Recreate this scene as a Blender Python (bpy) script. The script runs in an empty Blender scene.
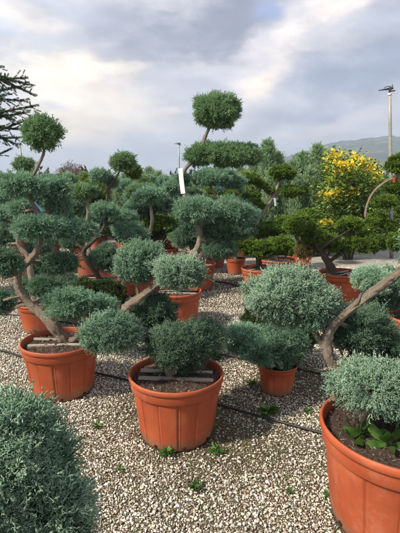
import bpy, math, random
import numpy as np
from mathutils import Vector
R = math.radians
S = bpy.context.scene
COL = S.collection

# ------------------------------------------------------------------ camera
F = 415.0; CX = 200.0; CY = 266.5; PITCH = R(10.45); CAMH = 1.56
cd = bpy.data.cameras.new('camera'); cam = bpy.data.objects.new('camera', cd); COL.objects.link(cam)
cam.location = (0, 0, CAMH); cam.rotation_euler = (R(90) - PITCH, 0, 0)
cd.sensor_fit = 'VERTICAL'; cd.sensor_height = 36; cd.lens = 36 * F / 533.0
cd.clip_start = 0.05; cd.clip_end = 9000
S.camera = cam

# ------------------------------------------------------------------ world, sun, exposure
SUN_EL = R(43); SUN_AZ = R(-117)        # azimuth clockwise from +Y (view direction); the sun stands left and a little behind
w = bpy.data.worlds.new("World"); S.world = w; w.use_nodes = True
nt = w.node_tree; N = nt.nodes; L = nt.links; N.clear()
def wn(t, **k):
    n = N.new(t)
    for a, b in k.items(): setattr(n, a, b)
    return n
def wmath(op, a, b=None, c=None):
    n = wn('ShaderNodeMath', operation=op)
    for i, v in enumerate((a, b, c)):
        if v is None: continue
        if isinstance(v, (int, float)): n.inputs[i].default_value = v
        else: L.new(v, n.inputs[i])
    return n.outputs[0]
tc = wn('ShaderNodeTexCoord'); sep = wn('ShaderNodeSeparateXYZ'); L.new(tc.outputs['Generated'], sep.inputs[0])
az = wmath('ARCTAN2', sep.outputs[0], sep.outputs[1])
el = wmath('ARCSINE', sep.outputs[2])
# domain warp
nz = wn('ShaderNodeTexNoise'); nz.inputs['Scale'].default_value = 3.4; nz.inputs['Detail'].default_value = 7; nz.inputs['Roughness'].default_value = .6
mp = wn('ShaderNodeMapping'); mp.inputs['Scale'].default_value = (1, 1, 2.2); mp.inputs['Location'].default_value = (3.1, .7, 1.9)
L.new(tc.outputs['Generated'], mp.inputs[0]); L.new(mp.outputs[0], nz.inputs['Vector'])
sc_ = wn('ShaderNodeSeparateColor'); L.new(nz.outputs['Color'], sc_.inputs[0])
azw = wmath('ADD', az, wmath('MULTIPLY', wmath('SUBTRACT', sc_.outputs[0], .5), .20))
elw = wmath('ADD', el, wmath('MULTIPLY', wmath('SUBTRACT', sc_.outputs[1], .5), .12))
nw = wn('ShaderNodeTexNoise'); nw.inputs['Scale'].default_value = 8; nw.inputs['Detail'].default_value = 9; nw.inputs['Roughness'].default_value = .62
L.new(mp.outputs[0], nw.inputs['Vector'])
wisp = wmath('MULTIPLY', wmath('SUBTRACT', nw.outputs[0], .5), 1.9)
def blob(color_in, col, a, e, ra, re, rot, amt):
    """soft elliptical mass of cloud round azimuth a, elevation e (degrees)"""
    da = wmath('SUBTRACT', azw, R(a)); de = wmath('SUBTRACT', elw, R(e))
    c, s = math.cos(R(rot)), math.sin(R(rot))
    u = wmath('DIVIDE', wmath('ADD', wmath('MULTIPLY', da, c), wmath('MULTIPLY', de, s)), R(ra))
    v = wmath('DIVIDE', wmath('SUBTRACT', wmath('MULTIPLY', de, c), wmath('MULTIPLY', da, s)), R(re))
    d = wmath('SQRT', wmath('ADD', wmath('MULTIPLY', u, u), wmath('MULTIPLY', v, v)))
    d = wmath('ADD', d, wisp)
    mr = wn('ShaderNodeMapRange', interpolation_type='SMOOTHSTEP')
    mr.inputs['From Min'].default_value = 1.15; mr.inputs['From Max'].default_value = .15
    mr.inputs['To Min'].default_value = 0; mr.inputs['To Max'].default_value = amt
    L.new(d, mr.inputs['Value'])
    mx = wn('ShaderNodeMix', data_type='RGBA'); L.new(mr.outputs[0], mx.inputs['Factor'])
    L.new(color_in, mx.inputs['A']); mx.inputs['B'].default_value = (*col, 1)
    return mx.outputs['Result']
def lin(r, g, b): return tuple(((c / 255 + .055) / 1.055) ** 2.4 if c > 10 else c / 3300 for c in (r, g, b))
base = wn('ShaderNodeValToRGB'); cr = base.color_ramp
cr.elements[0].position = .0; cr.elements[0].color = (*lin(196, 200, 214), 1)
cr.elements[1].position = 1.; cr.elements[1].color = (*lin(176, 184, 202), 1)
e_ = cr.elements.new(.35); e_.color = (*lin(204, 205, 216), 1)
L.new(wmath('DIVIDE', el, R(50)), base.inputs[0])
col = base.outputs[0]
# general broken cloud all round the sky
n2 = wn('ShaderNodeTexNoise'); n2.inputs['Scale'].default_value = 2.3; n2.inputs['Detail'].default_value = 6; n2.inputs['Roughness'].default_value = .55
m2 = wn('ShaderNodeMapping'); m2.inputs['Scale'].default_value = (1, 1, 2.6); L.new(tc.outputs['Generated'], m2.inputs[0]); L.new(m2.outputs[0], n2.inputs['Vector'])
r2 = wn('ShaderNodeValToRGB'); r2.color_ramp.elements[0].position = .38; r2.color_ramp.elements[0].color = (.30, .33, .42, 1)
r2.color_ramp.elements[1].position = .66; r2.color_ramp.elements[1].color = (.80, .77, .76, 1); L.new(n2.outputs[0], r2.inputs[0])
mx0 = wn('ShaderNodeMix', data_type='RGBA'); mx0.inputs['Factor'].default_value = .18; L.new(col, mx0.inputs['A']); L.new(r2.outputs[0], mx0.inputs['B'])
col = mx0.outputs['Result']
def pdir(px, py):                       # azimuth and elevation of a spot of sky, in degrees
    x, y = (px - CX) / F, (CY - py) / F; c, sn = math.cos(PITCH), math.sin(PITCH)
    X, Y, Z = x, c + y * sn, -sn + y * c
    return math.degrees(math.atan2(X, Y)), math.degrees(math.atan2(Z, math.hypot(X, Y)))
def cl(rgb, px, py, rx, ry, rot, amt): a, e = pdir(px, py); return (lin(*rgb), a, e, rx * .135, ry * .135, rot, amt)
for b in [
    cl((212, 219, 234), 20, 20, 80, 45, 10, .8), cl((190, 200, 222), 8, 62, 50, 26, 0, .7), cl((246, 238, 232), 30, 16, 42, 13, -5, .9),
    cl((160, 165, 184), 105, 22, 75, 24, 0, .75), cl((152, 157, 176), 160, 48, 115, 30, 4, .95), cl((138, 144, 163), 225, 28, 75, 40, 0, .95), cl((142, 148, 168), 330, -30, 120, 30, 0, .9),
    cl((255, 240, 220), 70, 100, 80, 56, 0, 1.), cl((255, 249, 236), 55, 82, 48, 30, 0, .9), cl((255, 250, 238), 100, 74, 45, 9, 5, .95), cl((205, 209, 222), 48, 106, 17, 8, 0, .7),
    cl((232, 224, 220), 130, 112, 60, 26, -10, .6),
    cl((186, 190, 208), 185, 100, 50, 30, 0, .55),
    cl((228, 223, 230), 275, 62, 90, 27, 42, .95), cl((255, 242, 226), 263, 84, 32, 12, 25, .95), cl((248, 240, 238), 300, 42, 42, 15, 45, .8), cl((252, 240, 234), 335, 8, 36, 16, 20, .9),
    cl((150, 170, 216), 272, 14, 24, 12, -15, .9),
    cl((146, 156, 180), 365, 72, 88, 42, 12, .95), cl((158, 165, 186), 300, 112, 70, 16, 8, .6), cl((186, 191, 208), 385, 22, 40, 20, 0, .7),
    cl((216, 209, 216), 318, 128, 80, 10, 10, .8), cl((228, 220, 216), 150, 116, 28, 6, 3, .9), cl((198, 199, 214), 90, 150, 140, 16, 0, .6),
]:
    col = blob(col, b[0], *b[1:])
# fine billow detail
n3 = wn('ShaderNodeTexNoise'); n3.inputs['Scale'].default_value = 11; n3.inputs['Detail'].default_value = 6; n3.inputs['Roughness'].default_value = .5
L.new(m2.outputs[0], n3.inputs['Vector'])
mr3 = wn('ShaderNodeMapRange'); mr3.inputs['From Min'].default_value = .3; mr3.inputs['From Max'].default_value = .7
mr3.inputs['To Min'].default_value = .84; mr3.inputs['To Max'].default_value = 1.10; L.new(n3.outputs[0], mr3.inputs[0])
vt = wn('ShaderNodeVectorMath', operation='MULTIPLY'); L.new(col, vt.inputs[0]); vt.inputs[1].default_value = (1.03, 1.0, .95)
vm = wn('ShaderNodeVectorMath', operation='SCALE'); L.new(vt.outputs[0], vm.inputs[0]); L.new(mr3.outputs[0], vm.inputs['Scale'])
bgc = wn('ShaderNodeBackground'); L.new(vm.outputs[0], bgc.inputs[0]); bgc.inputs[1].default_value = .94
sky = wn('ShaderNodeTexSky', sky_type='NISHITA'); sky.sun_disc = False; sky.sun_elevation = SUN_EL; sky.sun_rotation = SUN_AZ
bgs = wn('ShaderNodeBackground'); L.new(sky.outputs[0], bgs.inputs[0]); bgs.inputs[1].default_value = .1
ms = wn('ShaderNodeMixShader'); ms.inputs[0].default_value = .93; L.new(bgs.outputs[0], ms.inputs[1]); L.new(bgc.outputs[0], ms.inputs[2])
wo = wn('ShaderNodeOutputWorld'); L.new(ms.outputs[0], wo.inputs[0])

sl = bpy.data.lights.new('sun', 'SUN'); sun = bpy.data.objects.new('sun', sl); COL.objects.link(sun)
sl.energy = 4.7; sl.angle = R(5); sl.color = (1, .91, .78)
sd = Vector((math.sin(SUN_AZ) * math.cos(SUN_EL), math.cos(SUN_AZ) * math.cos(SUN_EL), math.sin(SUN_EL)))
sun.rotation_euler = sd.to_track_quat('Z', 'Y').to_euler(); sun.location = (-20, -10, 30)
S.view_settings.view_transform = 'Standard'; S.view_settings.look = 'None'; S.view_settings.gamma = 1
S.view_settings.exposure = 0.60; S.view_settings.use_curve_mapping = False
S.cycles.max_bounces = 5; S.cycles.diffuse_bounces = 3; S.cycles.glossy_bounces = 2; S.cycles.transmission_bounces = 2
S.cycles.volume_bounces = 0; S.cycles.transparent_max_bounces = 4
S.cycles.use_denoising = True

# ------------------------------------------------------------------ helpers
def ray(px, py):
    x = (px - CX) / F; y = -(py - CY) / F
    c, s = math.cos(PITCH), math.sin(PITCH)
    return Vector((x, c + y * s, -s + y * c))            # forward (0,c,-s), up (0,s,c)
def at(px, py, Y):
    d = ray(px, py); return Vector((0, 0, CAMH)) + d * (Y / d.y)
def ground(px, py, z=0.):
    d = ray(px, py); return Vector((0, 0, CAMH)) + d * ((z - CAMH) / d.z)
def mpp(p):                                              # metres per photo pixel at a point
    c, s = math.cos(PITCH), math.sin(PITCH)
    return (p.y * c - (p.z - CAMH) * s) / F

class Mat:
    def __init__(self, name):
        self.m = bpy.data.materials.new(name); self.m.use_nodes = True
        self.t = self.m.node_tree; self.n = self.t.nodes; self.l = self.t.links
        self.b = self.n['Principled BSDF']; self.out = self.n['Material Output']
    def add(self, t, ins=None, **k):
        n = self.n.new(t)
        for a, b in k.items(): setattr(n, a, b)
        for a, b in (ins or {}).items():
            if isinstance(b, bpy.types.NodeSocket): self.l.new(b, n.inputs[a])
            else: n.inputs[a].default_value = b
        return n
    def noise(self, vec, scale, detail=4, rough=.55):
        return self.add('ShaderNodeTexNoise', {'Vector': vec, 'Scale': scale, 'Detail': detail, 'Roughness': rough}).outputs[0]
    def ramp(self, fac, stops):
        n = self.add('ShaderNodeValToRGB', {0: fac}); e = n.color_ramp.elements
        while len(e) < len(stops): e.new(.5)
        for i, (p, c) in enumerate(stops): e[i].position = p; e[i].color = (*c, 1) if len(c) == 3 else c
        return n.outputs[0]
    def mix(self, f, a, b, blend='MIX'):
        n = self.n.new('ShaderNodeMix'); n.data_type = 'RGBA'; n.blend_type = blend
        for s_, v in (('Factor', f), ('A', a), ('B', b)):
            if isinstance(v, bpy.types.NodeSocket): self.l.new(v, n.inputs[s_])
            else: n.inputs[s_].default_value = v if s_ == 'Factor' else (*v, 1)
        return n.outputs['Result']
    def set(self, **k):
        for a, v in k.items():
            a = a.replace('_', ' ')
            if isinstance(v, bpy.types.NodeSocket): self.l.new(v, self.b.inputs[a])
            else: self.b.inputs[a].default_value = (*v, 1) if isinstance(v, tuple) and len(v) == 3 else v
        return self
    def bump(self, h, strength=.5, dist=.01):
        n = self.add('ShaderNodeBump', {'Height': h, 'Strength': strength, 'Distance': dist})
        self.l.new(n.outputs[0], self.b.inputs['Normal']); return self
    def obj(self): return self.add('ShaderNodeTexCoord').outputs['Object']

def leaf_mat(name, dark, mid, light, trans=.34, rough=.55):
    m = Mat(name)
    a = m.add('ShaderNodeAttribute', attribute_name='tint').outputs['Fac']
    c = m.ramp(a, [(0.05, dark), (.5, mid), (.95, light)])
    m.set(Base_Color=c, Roughness=rough); m.b.inputs['Specular IOR Level'].default_value = .28
    tr = m.add('ShaderNodeBsdfTranslucent', {'Color': c})
    mx = m.add('ShaderNodeMixShader', {0: trans, 1: m.b.outputs[0], 2: tr.outputs[0]})
    m.l.new(mx.outputs[0], m.out.inputs[0]); return m.m
M = {}
M['blue'] = leaf_mat('juniper_blue_foliage', (.072, .142, .084), (.172, .318, .195), (.47, .65, .46))
M['pale'] = leaf_mat('juniper_silver_foliage', (.100, .172, .108), (.255, .415, .275), (.61, .76, .56))
M['teal'] = leaf_mat('juniper_deep_foliage', (.040, .084, .048), (.106, .200, .118), (.29, .42, .28))
M['fresh'] = leaf_mat('juniper_fresh_foliage', (.060, .122, .05), (.158, .285, .125), (.38, .53, .27))
M['green'] = leaf_mat('cypress_green_foliage', (.030, .062, .010), (.092, .175, .024), (.32, .45, .06))
M['dark'] = leaf_mat('yew_dark_foliage', (.016, .034, .012), (.045, .080, .022), (.12, .17, .045))
M['brown'] = leaf_mat('dry_foliage', (.08, .07, .025), (.20, .18, .06), (.36, .32, .11))
M['column'] = leaf_mat('column_cypress_foliage', (.10, .17, .085), (.235, .36, .185), (.42, .55, .32))
M['columnd'] = leaf_mat('column_green_foliage', (.07, .13, .04), (.17, .27, .08), (.36, .45, .16))
M['shrub'] = leaf_mat('shrub_leaf', (.05, .10, .02), (.13, .23, .035), (.36, .44, .07), .3, .4)
M['flower'] = leaf_mat('yellow_flower', (.72, .50, .02), (.88, .68, .04), (.92, .80, .16), .35)
M['weed'] = leaf_mat('weed_leaf', (.035, .085, .015), (.07, .16, .03), (.16, .30, .06), .3, .45)
M['spruce'] = leaf_mat('spruce_needles', (.018, .048, .020), (.035, .085, .035), (.07, .14, .06))
M['wood'] = leaf_mat('far_wood_foliage', (.03, .05, .022), (.06, .095, .04), (.12, .15, .06))
def mat_inner():  # solid core added to block light through foliage, brown as dead inner growth
    m = Mat('opaque_brown_core'); o = m.obj()
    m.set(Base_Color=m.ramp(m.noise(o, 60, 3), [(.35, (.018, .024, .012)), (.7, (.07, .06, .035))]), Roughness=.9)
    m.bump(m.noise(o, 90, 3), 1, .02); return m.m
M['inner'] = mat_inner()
def mat_bark(name, c0, c1, c2):
    m = Mat(name); a = m.add('ShaderNodeAttribute', attribute_name='bark').outputs['Vector']
    w_ = m.noise(m.obj(), 14, 3); av = m.add('ShaderNodeVectorMath', {0: a, 1: m.add('ShaderNodeVectorMath', {0: m.add('ShaderNodeTexNoise', {'Vector': m.obj(), 'Scale': 18, 'Detail': 3}).outputs[1], 'Scale': 1.4}, operation='SCALE').outputs[0]}, operation='ADD').outputs[0]
    n = m.noise(av, 2.6, 7, .7); n2 = m.noise(av, 7.0, 6, .75)
    c = m.ramp(n, [(.36, c0), (.50, c1), (.62, c2)])
    c = m.mix(.55, c, m.ramp(n2, [(.38, c0), (.50, c1), (.62, c2)]))
    c = m.mix(m.ramp(m.noise(m.obj(), 7, 4), [(.50, (0, 0, 0)), (.62, (.6, .6, .6))]), c, (c1[0] * .8, c1[1] * .76, c1[2] * .7))
    m.set(Base_Color=c, Roughness=.9); m.bump(n2, 1.0, .04); return m.m
M['bark'] = mat_bark('juniper_bark', (.15, .108, .075), (.56, .445, .33), (.86, .75, .59))
M['barkd'] = mat_bark('dark_bark', (.05, .037, .026), (.16, .12, .085), (.36, .28, .20))
def mat_pot(name, c0, c1, c2):
    m = Mat(name); o = m.obj()
    big = m.noise(o, 3.2, 4); fine = m.noise(o, 90, 3)
    c = m.ramp(big, [(.3, c0), (.55, c1), (.8, c2)])
    st = m.add('ShaderNodeMapping', {'Vector': o, 'Scale': (16, 16, .9)}).outputs[0]
    sn = m.noise(st, 1.0, 4, .6)
    c = m.mix(m.ramp(sn, [(.60, (0, 0, 0)), (.80, (.38, .38, .38))]), c, (.50, .21, .12))
    z = m.add('ShaderNodeSeparateXYZ', {0: o}).outputs[2]
    zz = m.add('ShaderNodeMath', {0: z, 1: m.add('ShaderNodeMath', {0: m.noise(o, 14, 4), 1: .10}, operation='MULTIPLY').outputs[0]}, operation='SUBTRACT').outputs[0]
    d = m.ramp(zz, [(.0, (.6, .6, .6)), (.045, (0, 0, 0))])
    c = m.mix(d, c, (.20, .13, .08))
    c = m.mix(m.ramp(m.noise(o, 7, 8, .75), [(.54, (0, 0, 0)), (.70, (.35, .35, .35))]), c, (.50, .24, .15))
    c = m.mix(m.ramp(m.noise(m.add('ShaderNodeMapping', {'Vector': o, 'Scale': (5, 5, 22), 'Rotation': (.3, .2, 0)}).outputs[0], 1.6, 6, .7), [(.60, (0, 0, 0)), (.72, (.4, .4, .4))]), c, (.26, .07, .035))
    c = m.mix(m.ramp(fine, [(.62, (0, 0, 0)), (.8, (.3, .3, .3))]), c, (.30, .10, .05))
    m.set(Base_Color=c, Roughness=m.ramp(big, [(.3, (.5,) * 3), (.7, (.72,) * 3)])); m.b.inputs['Specular IOR Level'].default_value = .4
    m.bump(fine, .12, .003); return m.m
M['pot'] = mat_pot('terracotta_plastic', (.30, .060, .022), (.41, .088, .031), (.49, .122, .050))
M['potd'] = mat_pot('terracotta_faded', (.27, .065, .032), (.34, .09, .046), (.42, .14, .08))
M['hole'] = Mat('hole_black').set(Base_Color=(.008, .007, .006), Roughness=.9).m
def mat_soil():
    m = Mat('potting_soil'); o = m.obj(); n = m.noise(o, 55, 5, .7)
    m.set(Base_Color=m.ramp(n, [(.35, (.022, .014, .010)), (.55, (.08, .05, .035)), (.72, (.20, .13, .09))]), Roughness=.95); m.bump(n, 1, .02); return m.m
M['soil'] = mat_soil()
def mat_attr(name, stops, rough=.8, bscale=60, bs=.3):
    m = Mat(name); a = m.add('ShaderNodeAttribute', attribute_name='tint').outputs['Fac']
    n = m.noise(m.obj(), bscale, 3)
    c = m.mix(.35, m.ramp(a, stops), m.ramp(n, [(.3, (.25,) * 3), (.7, (.8,) * 3)]), 'SOFT_LIGHT')
    m.set(Base_Color=c, Roughness=rough); m.bump(n, bs, .002); return m.m
M['chips'] = mat_attr('bark_chips', [(0, (.035, .018, .012)), (.5, (.12, .06, .035)), (.85, (.25, .16, .10)), (1, (.42, .34, .26))])
M['stone'] = mat_attr('gravel_stone', [(0, (.07, .05, .032)), (.16, (.19, .15, .11)), (.34, (.36, .30, .225)), (.6, (.55, .49, .385)), (.88, (.70, .655, .565)), (1, (.82, .79, .73))], .75, 130)
def mat_batten():
    m = Mat('weathered_batten'); o = m.obj(); st = m.add('ShaderNodeMapping', {'Vector': o, 'Scale': (3, 60, 60)}).outputs[0]
    n = m.noise(st, 1, 5); m.set(Base_Color=m.ramp(n, [(.3, (.24, .19, .15)), (.7, (.50, .44, .37))]), Roughness=.8); m.bump(n, .4, .003); return m.m
M['batten'] = mat_batten()
def mat_plastic(name, c, r=.5, v=.2):
    m = Mat(name); n = m.noise(m.obj(), 20, 4)
    m.set(Base_Color=m.ramp(n, [(.3, tuple(x * (1 - v) for x in c)), (.7, tuple(min(1, x * (1 + v)) for x in c))]), Roughness=r); return m.m
M['hose'] = mat_plastic('black_hose', (.012, .012, .013), .45)
M['tagw'] = mat_plastic('white_tag', (.66, .66, .66), .5, .05)
M['tagb'] = mat_plastic('blue_tag', (.16, .42, .75), .5, .1)
M['tagm'] = mat_plastic('pale_mint_tag', (.55, .75, .75), .5, .05)
M['tagr'] = mat_plastic('red_tag', (.65, .06, .02), .5, .05)
M['steel'] = mat_plastic('galvanised_steel', (.30, .30, .255), .45)
M['steeld'] = mat_plastic('painted_steel_grey', (.20, .21, .21), .5)
M['gun'] = mat_plastic('sprinkler_metal', (.05, .05, .055), .45)
M['concrete'] = mat_plastic('concrete_pot', (.42, .40, .38), .9)
def mat_ground():
    m = Mat('gravel_ground'); o = m.obj()
    v = m.add('ShaderNodeTexVoronoi', {'Vector': o, 'Scale': 62}); rnd = m.add('ShaderNodeSeparateColor', {0: v.outputs['Color']}).outputs[0]
    st = m.ramp(rnd, [(0, (.08, .062, .045)), (.2, (.20, .16, .12)), (.55, (.42, .365, .285)), (1, (.66, .61, .52))])
    edge = m.ramp(v.outputs['Distance'], [(.25, (0, 0, 0)), (.55, (1, 1, 1))])
    c = m.mix(edge, st, (.045, .035, .024))
    dirt = m.mix(m.ramp(m.noise(o, 5, 4), [(.42, (0, 0, 0)), (.6, (1, 1, 1))]), m.ramp(m.noise(o, 70, 4), [(.3, (.035, .025, .015)), (.7, (.13, .095, .06))]), (.07, .07, .025))
    sep = m.add('ShaderNodeSeparateXYZ', {0: o}).outputs[1]
    far = m.add('ShaderNodeMapRange', {'Value': sep, 'From Min': 5.5, 'From Max': 8.5}).outputs[0]
    c = m.mix(m.mix(0., far, far), dirt, c)
    moss = m.ramp(m.noise(o, 2.2, 5, .6), [(.52, (0, 0, 0)), (.66, (.75,) * 3)])
    c = m.mix(moss, c, (.075, .078, .025))
    big = m.ramp(m.noise(o, .02, 4), [(.4, (0, 0, 0)), (.6, (1, 1, 1))])
    far2 = m.add('ShaderNodeMapRange', {'Value': sep, 'From Min': 30, 'From Max': 60}).outputs[0]
    c = m.mix(far2, c, m.mix(big, (.045, .07, .025), (.10, .095, .045)))
    m.set(Base_Color=c, Roughness=.95); m.bump(edge, .5, .01); return m.m
M['ground'] = mat_ground()
def mat_path():
    m = Mat('pale_path'); o = m.obj()
    v = m.add('ShaderNodeTexVoronoi', {'Vector': o, 'Scale': 26}); n = m.noise(o, 1.3, 5)
    rnd = m.add('ShaderNodeSeparateColor', {0: v.outputs['Color']}).outputs[0]
    c = m.mix(.35, m.ramp(n, [(.35, (.25, .22, .185)), (.65, (.42, .385, .33))]), m.ramp(rnd, [(0, (.14, .12, .10)), (1, (.52, .48, .42))]))
    m.set(Base_Color=c, Roughness=.95); m.bump(v.outputs['Distance'], .4, .01); return m.m
M['path'] = mat_path()
def mat_hill():
    m = Mat('wooded_hill'); o = m.obj(); n = m.noise(o, .034, 8, .7); n2 = m.noise(o, .14, 6, .7)
    c = m.ramp(n, [(.36, (.04, .06, .045)), (.5, (.08, .105, .065)), (.62, (.17, .17, .11))])
    c = m.mix(m.ramp(n2, [(.62, (0, 0, 0)), (.7, (.5,) * 3)]), c, (.22, .20, .15))
    m.set(Base_Color=c, Roughness=1.0); m.bump(n2, 1, 5); return m.m
M['hill'] = mat_hill()

def mesh_np(name, V, T, mats, tint=None, smooth=False, bark=None, midx=None):
    """V (n,3), T (m,k) index arrays -> mesh"""
    me = bpy.data.meshes.new(name); n, (m, k) = len(V), T.shape
    me.vertices.add(n); me.vertices.foreach_set('co', np.ascontiguousarray(V, dtype=np.float32).ravel())
    me.loops.add(m * k); me.loops.foreach_set('vertex_index', np.ascontiguousarray(T, dtype=np.int32).ravel())
    me.polygons.add(m); me.polygons.foreach_set('loop_start', np.arange(0, m * k, k, dtype=np.int32))
    if smooth: me.polygons.foreach_set('use_smooth', np.ones(m, dtype=bool))
    if midx is not None: me.polygons.foreach_set('material_index', np.asarray(midx, dtype=np.int32))
    me.update(calc_edges=True)
    if tint is not None:
        a = me.attributes.new('tint', 'FLOAT', 'POINT'); a.data.foreach_set('value', np.asarray(tint, dtype=np.float32))
    if bark is not None:
        a = me.attributes.new('bark', 'FLOAT_VECTOR', 'POINT'); a.data.foreach_set('vector', np.ascontiguousarray(bark, dtype=np.float32).ravel())
    for x in (mats if isinstance(mats, (list, tuple)) else [mats]): me.materials.append(x)
    return me
def obj(name, me, parent=None, loc=(0, 0, 0), rot=(0, 0, 0), label=None):
    o = bpy.data.objects.new(name, me); COL.objects.link(o); o.location = loc; o.rotation_euler = rot
    if parent is not None: o.parent = parent
    if label: o['label'] = label
    return o
def tag(o, label, cat, group=None):
    o['label'] = label; o['category'] = cat
    if group: o['group'] = group
    return o
def thing(name, label, cat, loc, group=None):
    o = bpy.data.objects.new(name, None); COL.objects.link(o); o.location = loc; o.empty_display_size = .1
    return tag(o, label, cat, group)
def struct(name, me, loc=(0, 0, 0)):
    o = obj(name, me, None, loc); o['kind'] = 'structure'; return o
def copy_thing(src, loc, rz, sc, label, group=None):
    r = src.copy(); COL.objects.link(r); r.location = loc; r.rotation_euler = (0, 0, rz); r.scale = (sc,) * 3
    r['label'] = label
    if group: r['group'] = group
    for ch in list(src.children):
        c = ch.copy(); COL.objects.link(c); c.parent = r
        for g in list(ch.children):
            d = g.copy(); COL.objects.link(d); d.parent = c
    return r
class Geo:
    """collects polygons of one size into arrays"""
    def __init__(self): self.V = []; self.T = []; self.t = []; self.n = 0
    def add(self, V, T, tint=0.):
        V = np.asarray(V, float); self.V.append(V); self.T.append(np.asarray(T) + self.n); self.n += len(V)
        self.t.append(np.broadcast_to(np.asarray(tint, float), (len(V),)))
    def mesh(self, name, mats, smooth=False): return mesh_np(name, np.concatenate(self.V), np.concatenate(self.T), mats, np.concatenate(self.t), smooth)
def unit(v): return v / np.maximum(np.linalg.norm(v, axis=-1, keepdims=True), 1e-9)
def frames(D, roll):
    """rotation matrices whose columns are x,y,z with z along D"""
    D = unit(D); up = np.where(np.abs(D[:, 2:3]) > .95, np.array([[1., 0, 0]]), np.array([[0, 0, 1.]]))
    X = unit(np.cross(up, D)); Y = np.cross(D, X); c, s = np.cos(roll)[:, None], np.sin(roll)[:, None]
    return np.stack([X * c + Y * s, -X * s + Y * c, D], axis=2)
def scatter(temps, P, D, scl, tint, rng, tipw=.3):
    """join oriented copies of the templates (V,T,tip) into one array set"""
    Vs, Ts, ts = [], [], []; n0 = 0
    which = rng.integers(0, len(temps), len(P)); rot = frames(D, rng.uniform(0, 6.28, len(P)))
    for k, (V, T, tip) in enumerate(temps):
        ix = np.where(which == k)[0]
        if len(ix) == 0: continue
        W = np.einsum('nij,vj->nvi', rot[ix], V) * scl[ix][:, None, None] + P[ix][:, None, :]
        Vs.append(W.reshape(-1, 3)); off = np.arange(len(ix)) * len(V) + n0
        Ts.append((T[None] + off[:, None, None]).reshape(-1, 3)); n0 += len(ix) * len(V)
        ts.append((tint[ix][:, None] * (1 - tipw) + tip[None] * tipw).ravel())
    return np.concatenate(Vs), np.concatenate(Ts), np.clip(np.concatenate(ts), 0, 1)

# ------------------------------------------------------------------ foliage
def spike(G, p, d, l, wd, kind, rng, t0, t1):
    d = d / np.linalg.norm(d); a = np.cross(d, rng.normal(size=3)); a /= np.linalg.norm(a); b = np.cross(d, a)
    if kind == 0:     # solid three-sided cord that swells then tapers
        r = wd * .5; m = p + d * l * .5
        V = [p + a * r * .5] + [m + (a * math.cos(q) + b * math.sin(q)) * r for q in (0, 2.09, 4.19)] + [p + d * l]
        T = [(0, 1, 2), (0, 2, 3), (0, 3, 1), (4, 2, 1), (4, 3, 2), (4, 1, 3)]
        tt = [t0, (t0 + t1) / 2, (t0 + t1) / 2, (t0 + t1) / 2, t1]
    else:
        m = p + d * l * .45
        V = [p, m + a * wd * .5, p + d * l, m - a * wd * .5]; T = [(0, 1, 2), (0, 2, 3)]; tt = [t0, t1 * .7, t1, t1 * .7]
    G.add(V, T, tt)
def template(kind, n, wd, rng, spread=.62, sub=0, lenf=.42, curve=.35):
    """a unit-length spray: curved axis with side twiglets that lean forward along it, like a flat feathery frond"""
    G = Geo(); cv = rng.normal(size=3) * curve; cv[2] = 0; pl = rng.uniform(0, 6.28)
    f = lambda t: np.array([cv[0] * t * t, cv[1] * t * t, t * .92])
    for i in range(2): spike(G, f(i * .5), f(i * .5 + .5) - f(i * .5), .56, wd, kind, rng, .15 + .4 * i, .6 + .4 * i)
    for i in range(n):
        t = .10 + .84 * (i + rng.random()) / n; q = pl + (i % 2) * math.pi + rng.normal() * .75
        d = np.array([math.cos(q) * spread, math.sin(q) * spread, .85 + rng.normal() * .12])
        l = lenf * (1 - .55 * t) * rng.uniform(.7, 1.25); p = f(t)
        spike(G, p, d, l, wd, kind, rng, .2 + .4 * t, .75 + .25 * t)
        d = d / np.linalg.norm(d)
        for s in range(sub):
            d2 = d + rng.normal(size=3) * .45; spike(G, p + d * l * rng.uniform(.2, .65), d2, l * .55, wd * .9, kind, rng, .5, 1.)
    return np.concatenate(G.V), np.concatenate(G.T), np.concatenate(G.t)
rg = np.random.default_rng(5)
TEMP = {
 0: [template(0, 10, .046, rg, sub=1) for _ in range(7)],
 1: [template(1, 9, .078, rg, sub=1) for _ in range(7)],
 2: [template(1, 9, .10, rg) for _ in range(5)],
 'g0': [template(1, 8, .14, rg, .7, 1, .45, .2) for _ in range(5)],
 'g1': [template(1, 7, .19, rg, .7, 0, .45, .2) for _ in range(5)],
 'col': [template(1, 10, .075, rg, .35, 0, .45, .25) for _ in range(5)],
}
def lumps(rng, k=9, f=(2.2, 5.5)):
    K = rng.normal(size=(k, 3)); K = unit(K) * rng.uniform(*f, size=(k, 1)); ph = rng.uniform(0, 6.28, k); a = 1 / np.linalg.norm(K, axis=1); a /= a.sum() * .5
    return lambda d: (np.sin(d @ K.T + ph) * a).sum(axis=1)
def ico(sub):
    import bmesh
    bm = bmesh.new(); bmesh.ops.create_icosphere(bm, subdivisions=sub, radius=1)
    V = np.array([v.co[:] for v in bm.verts]); T = np.array([[v.index for v in f.verts] for f in bm.faces]); bm.free(); return V, T
ICO = {k: ico(k) for k in (1, 2, 3)}
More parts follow.
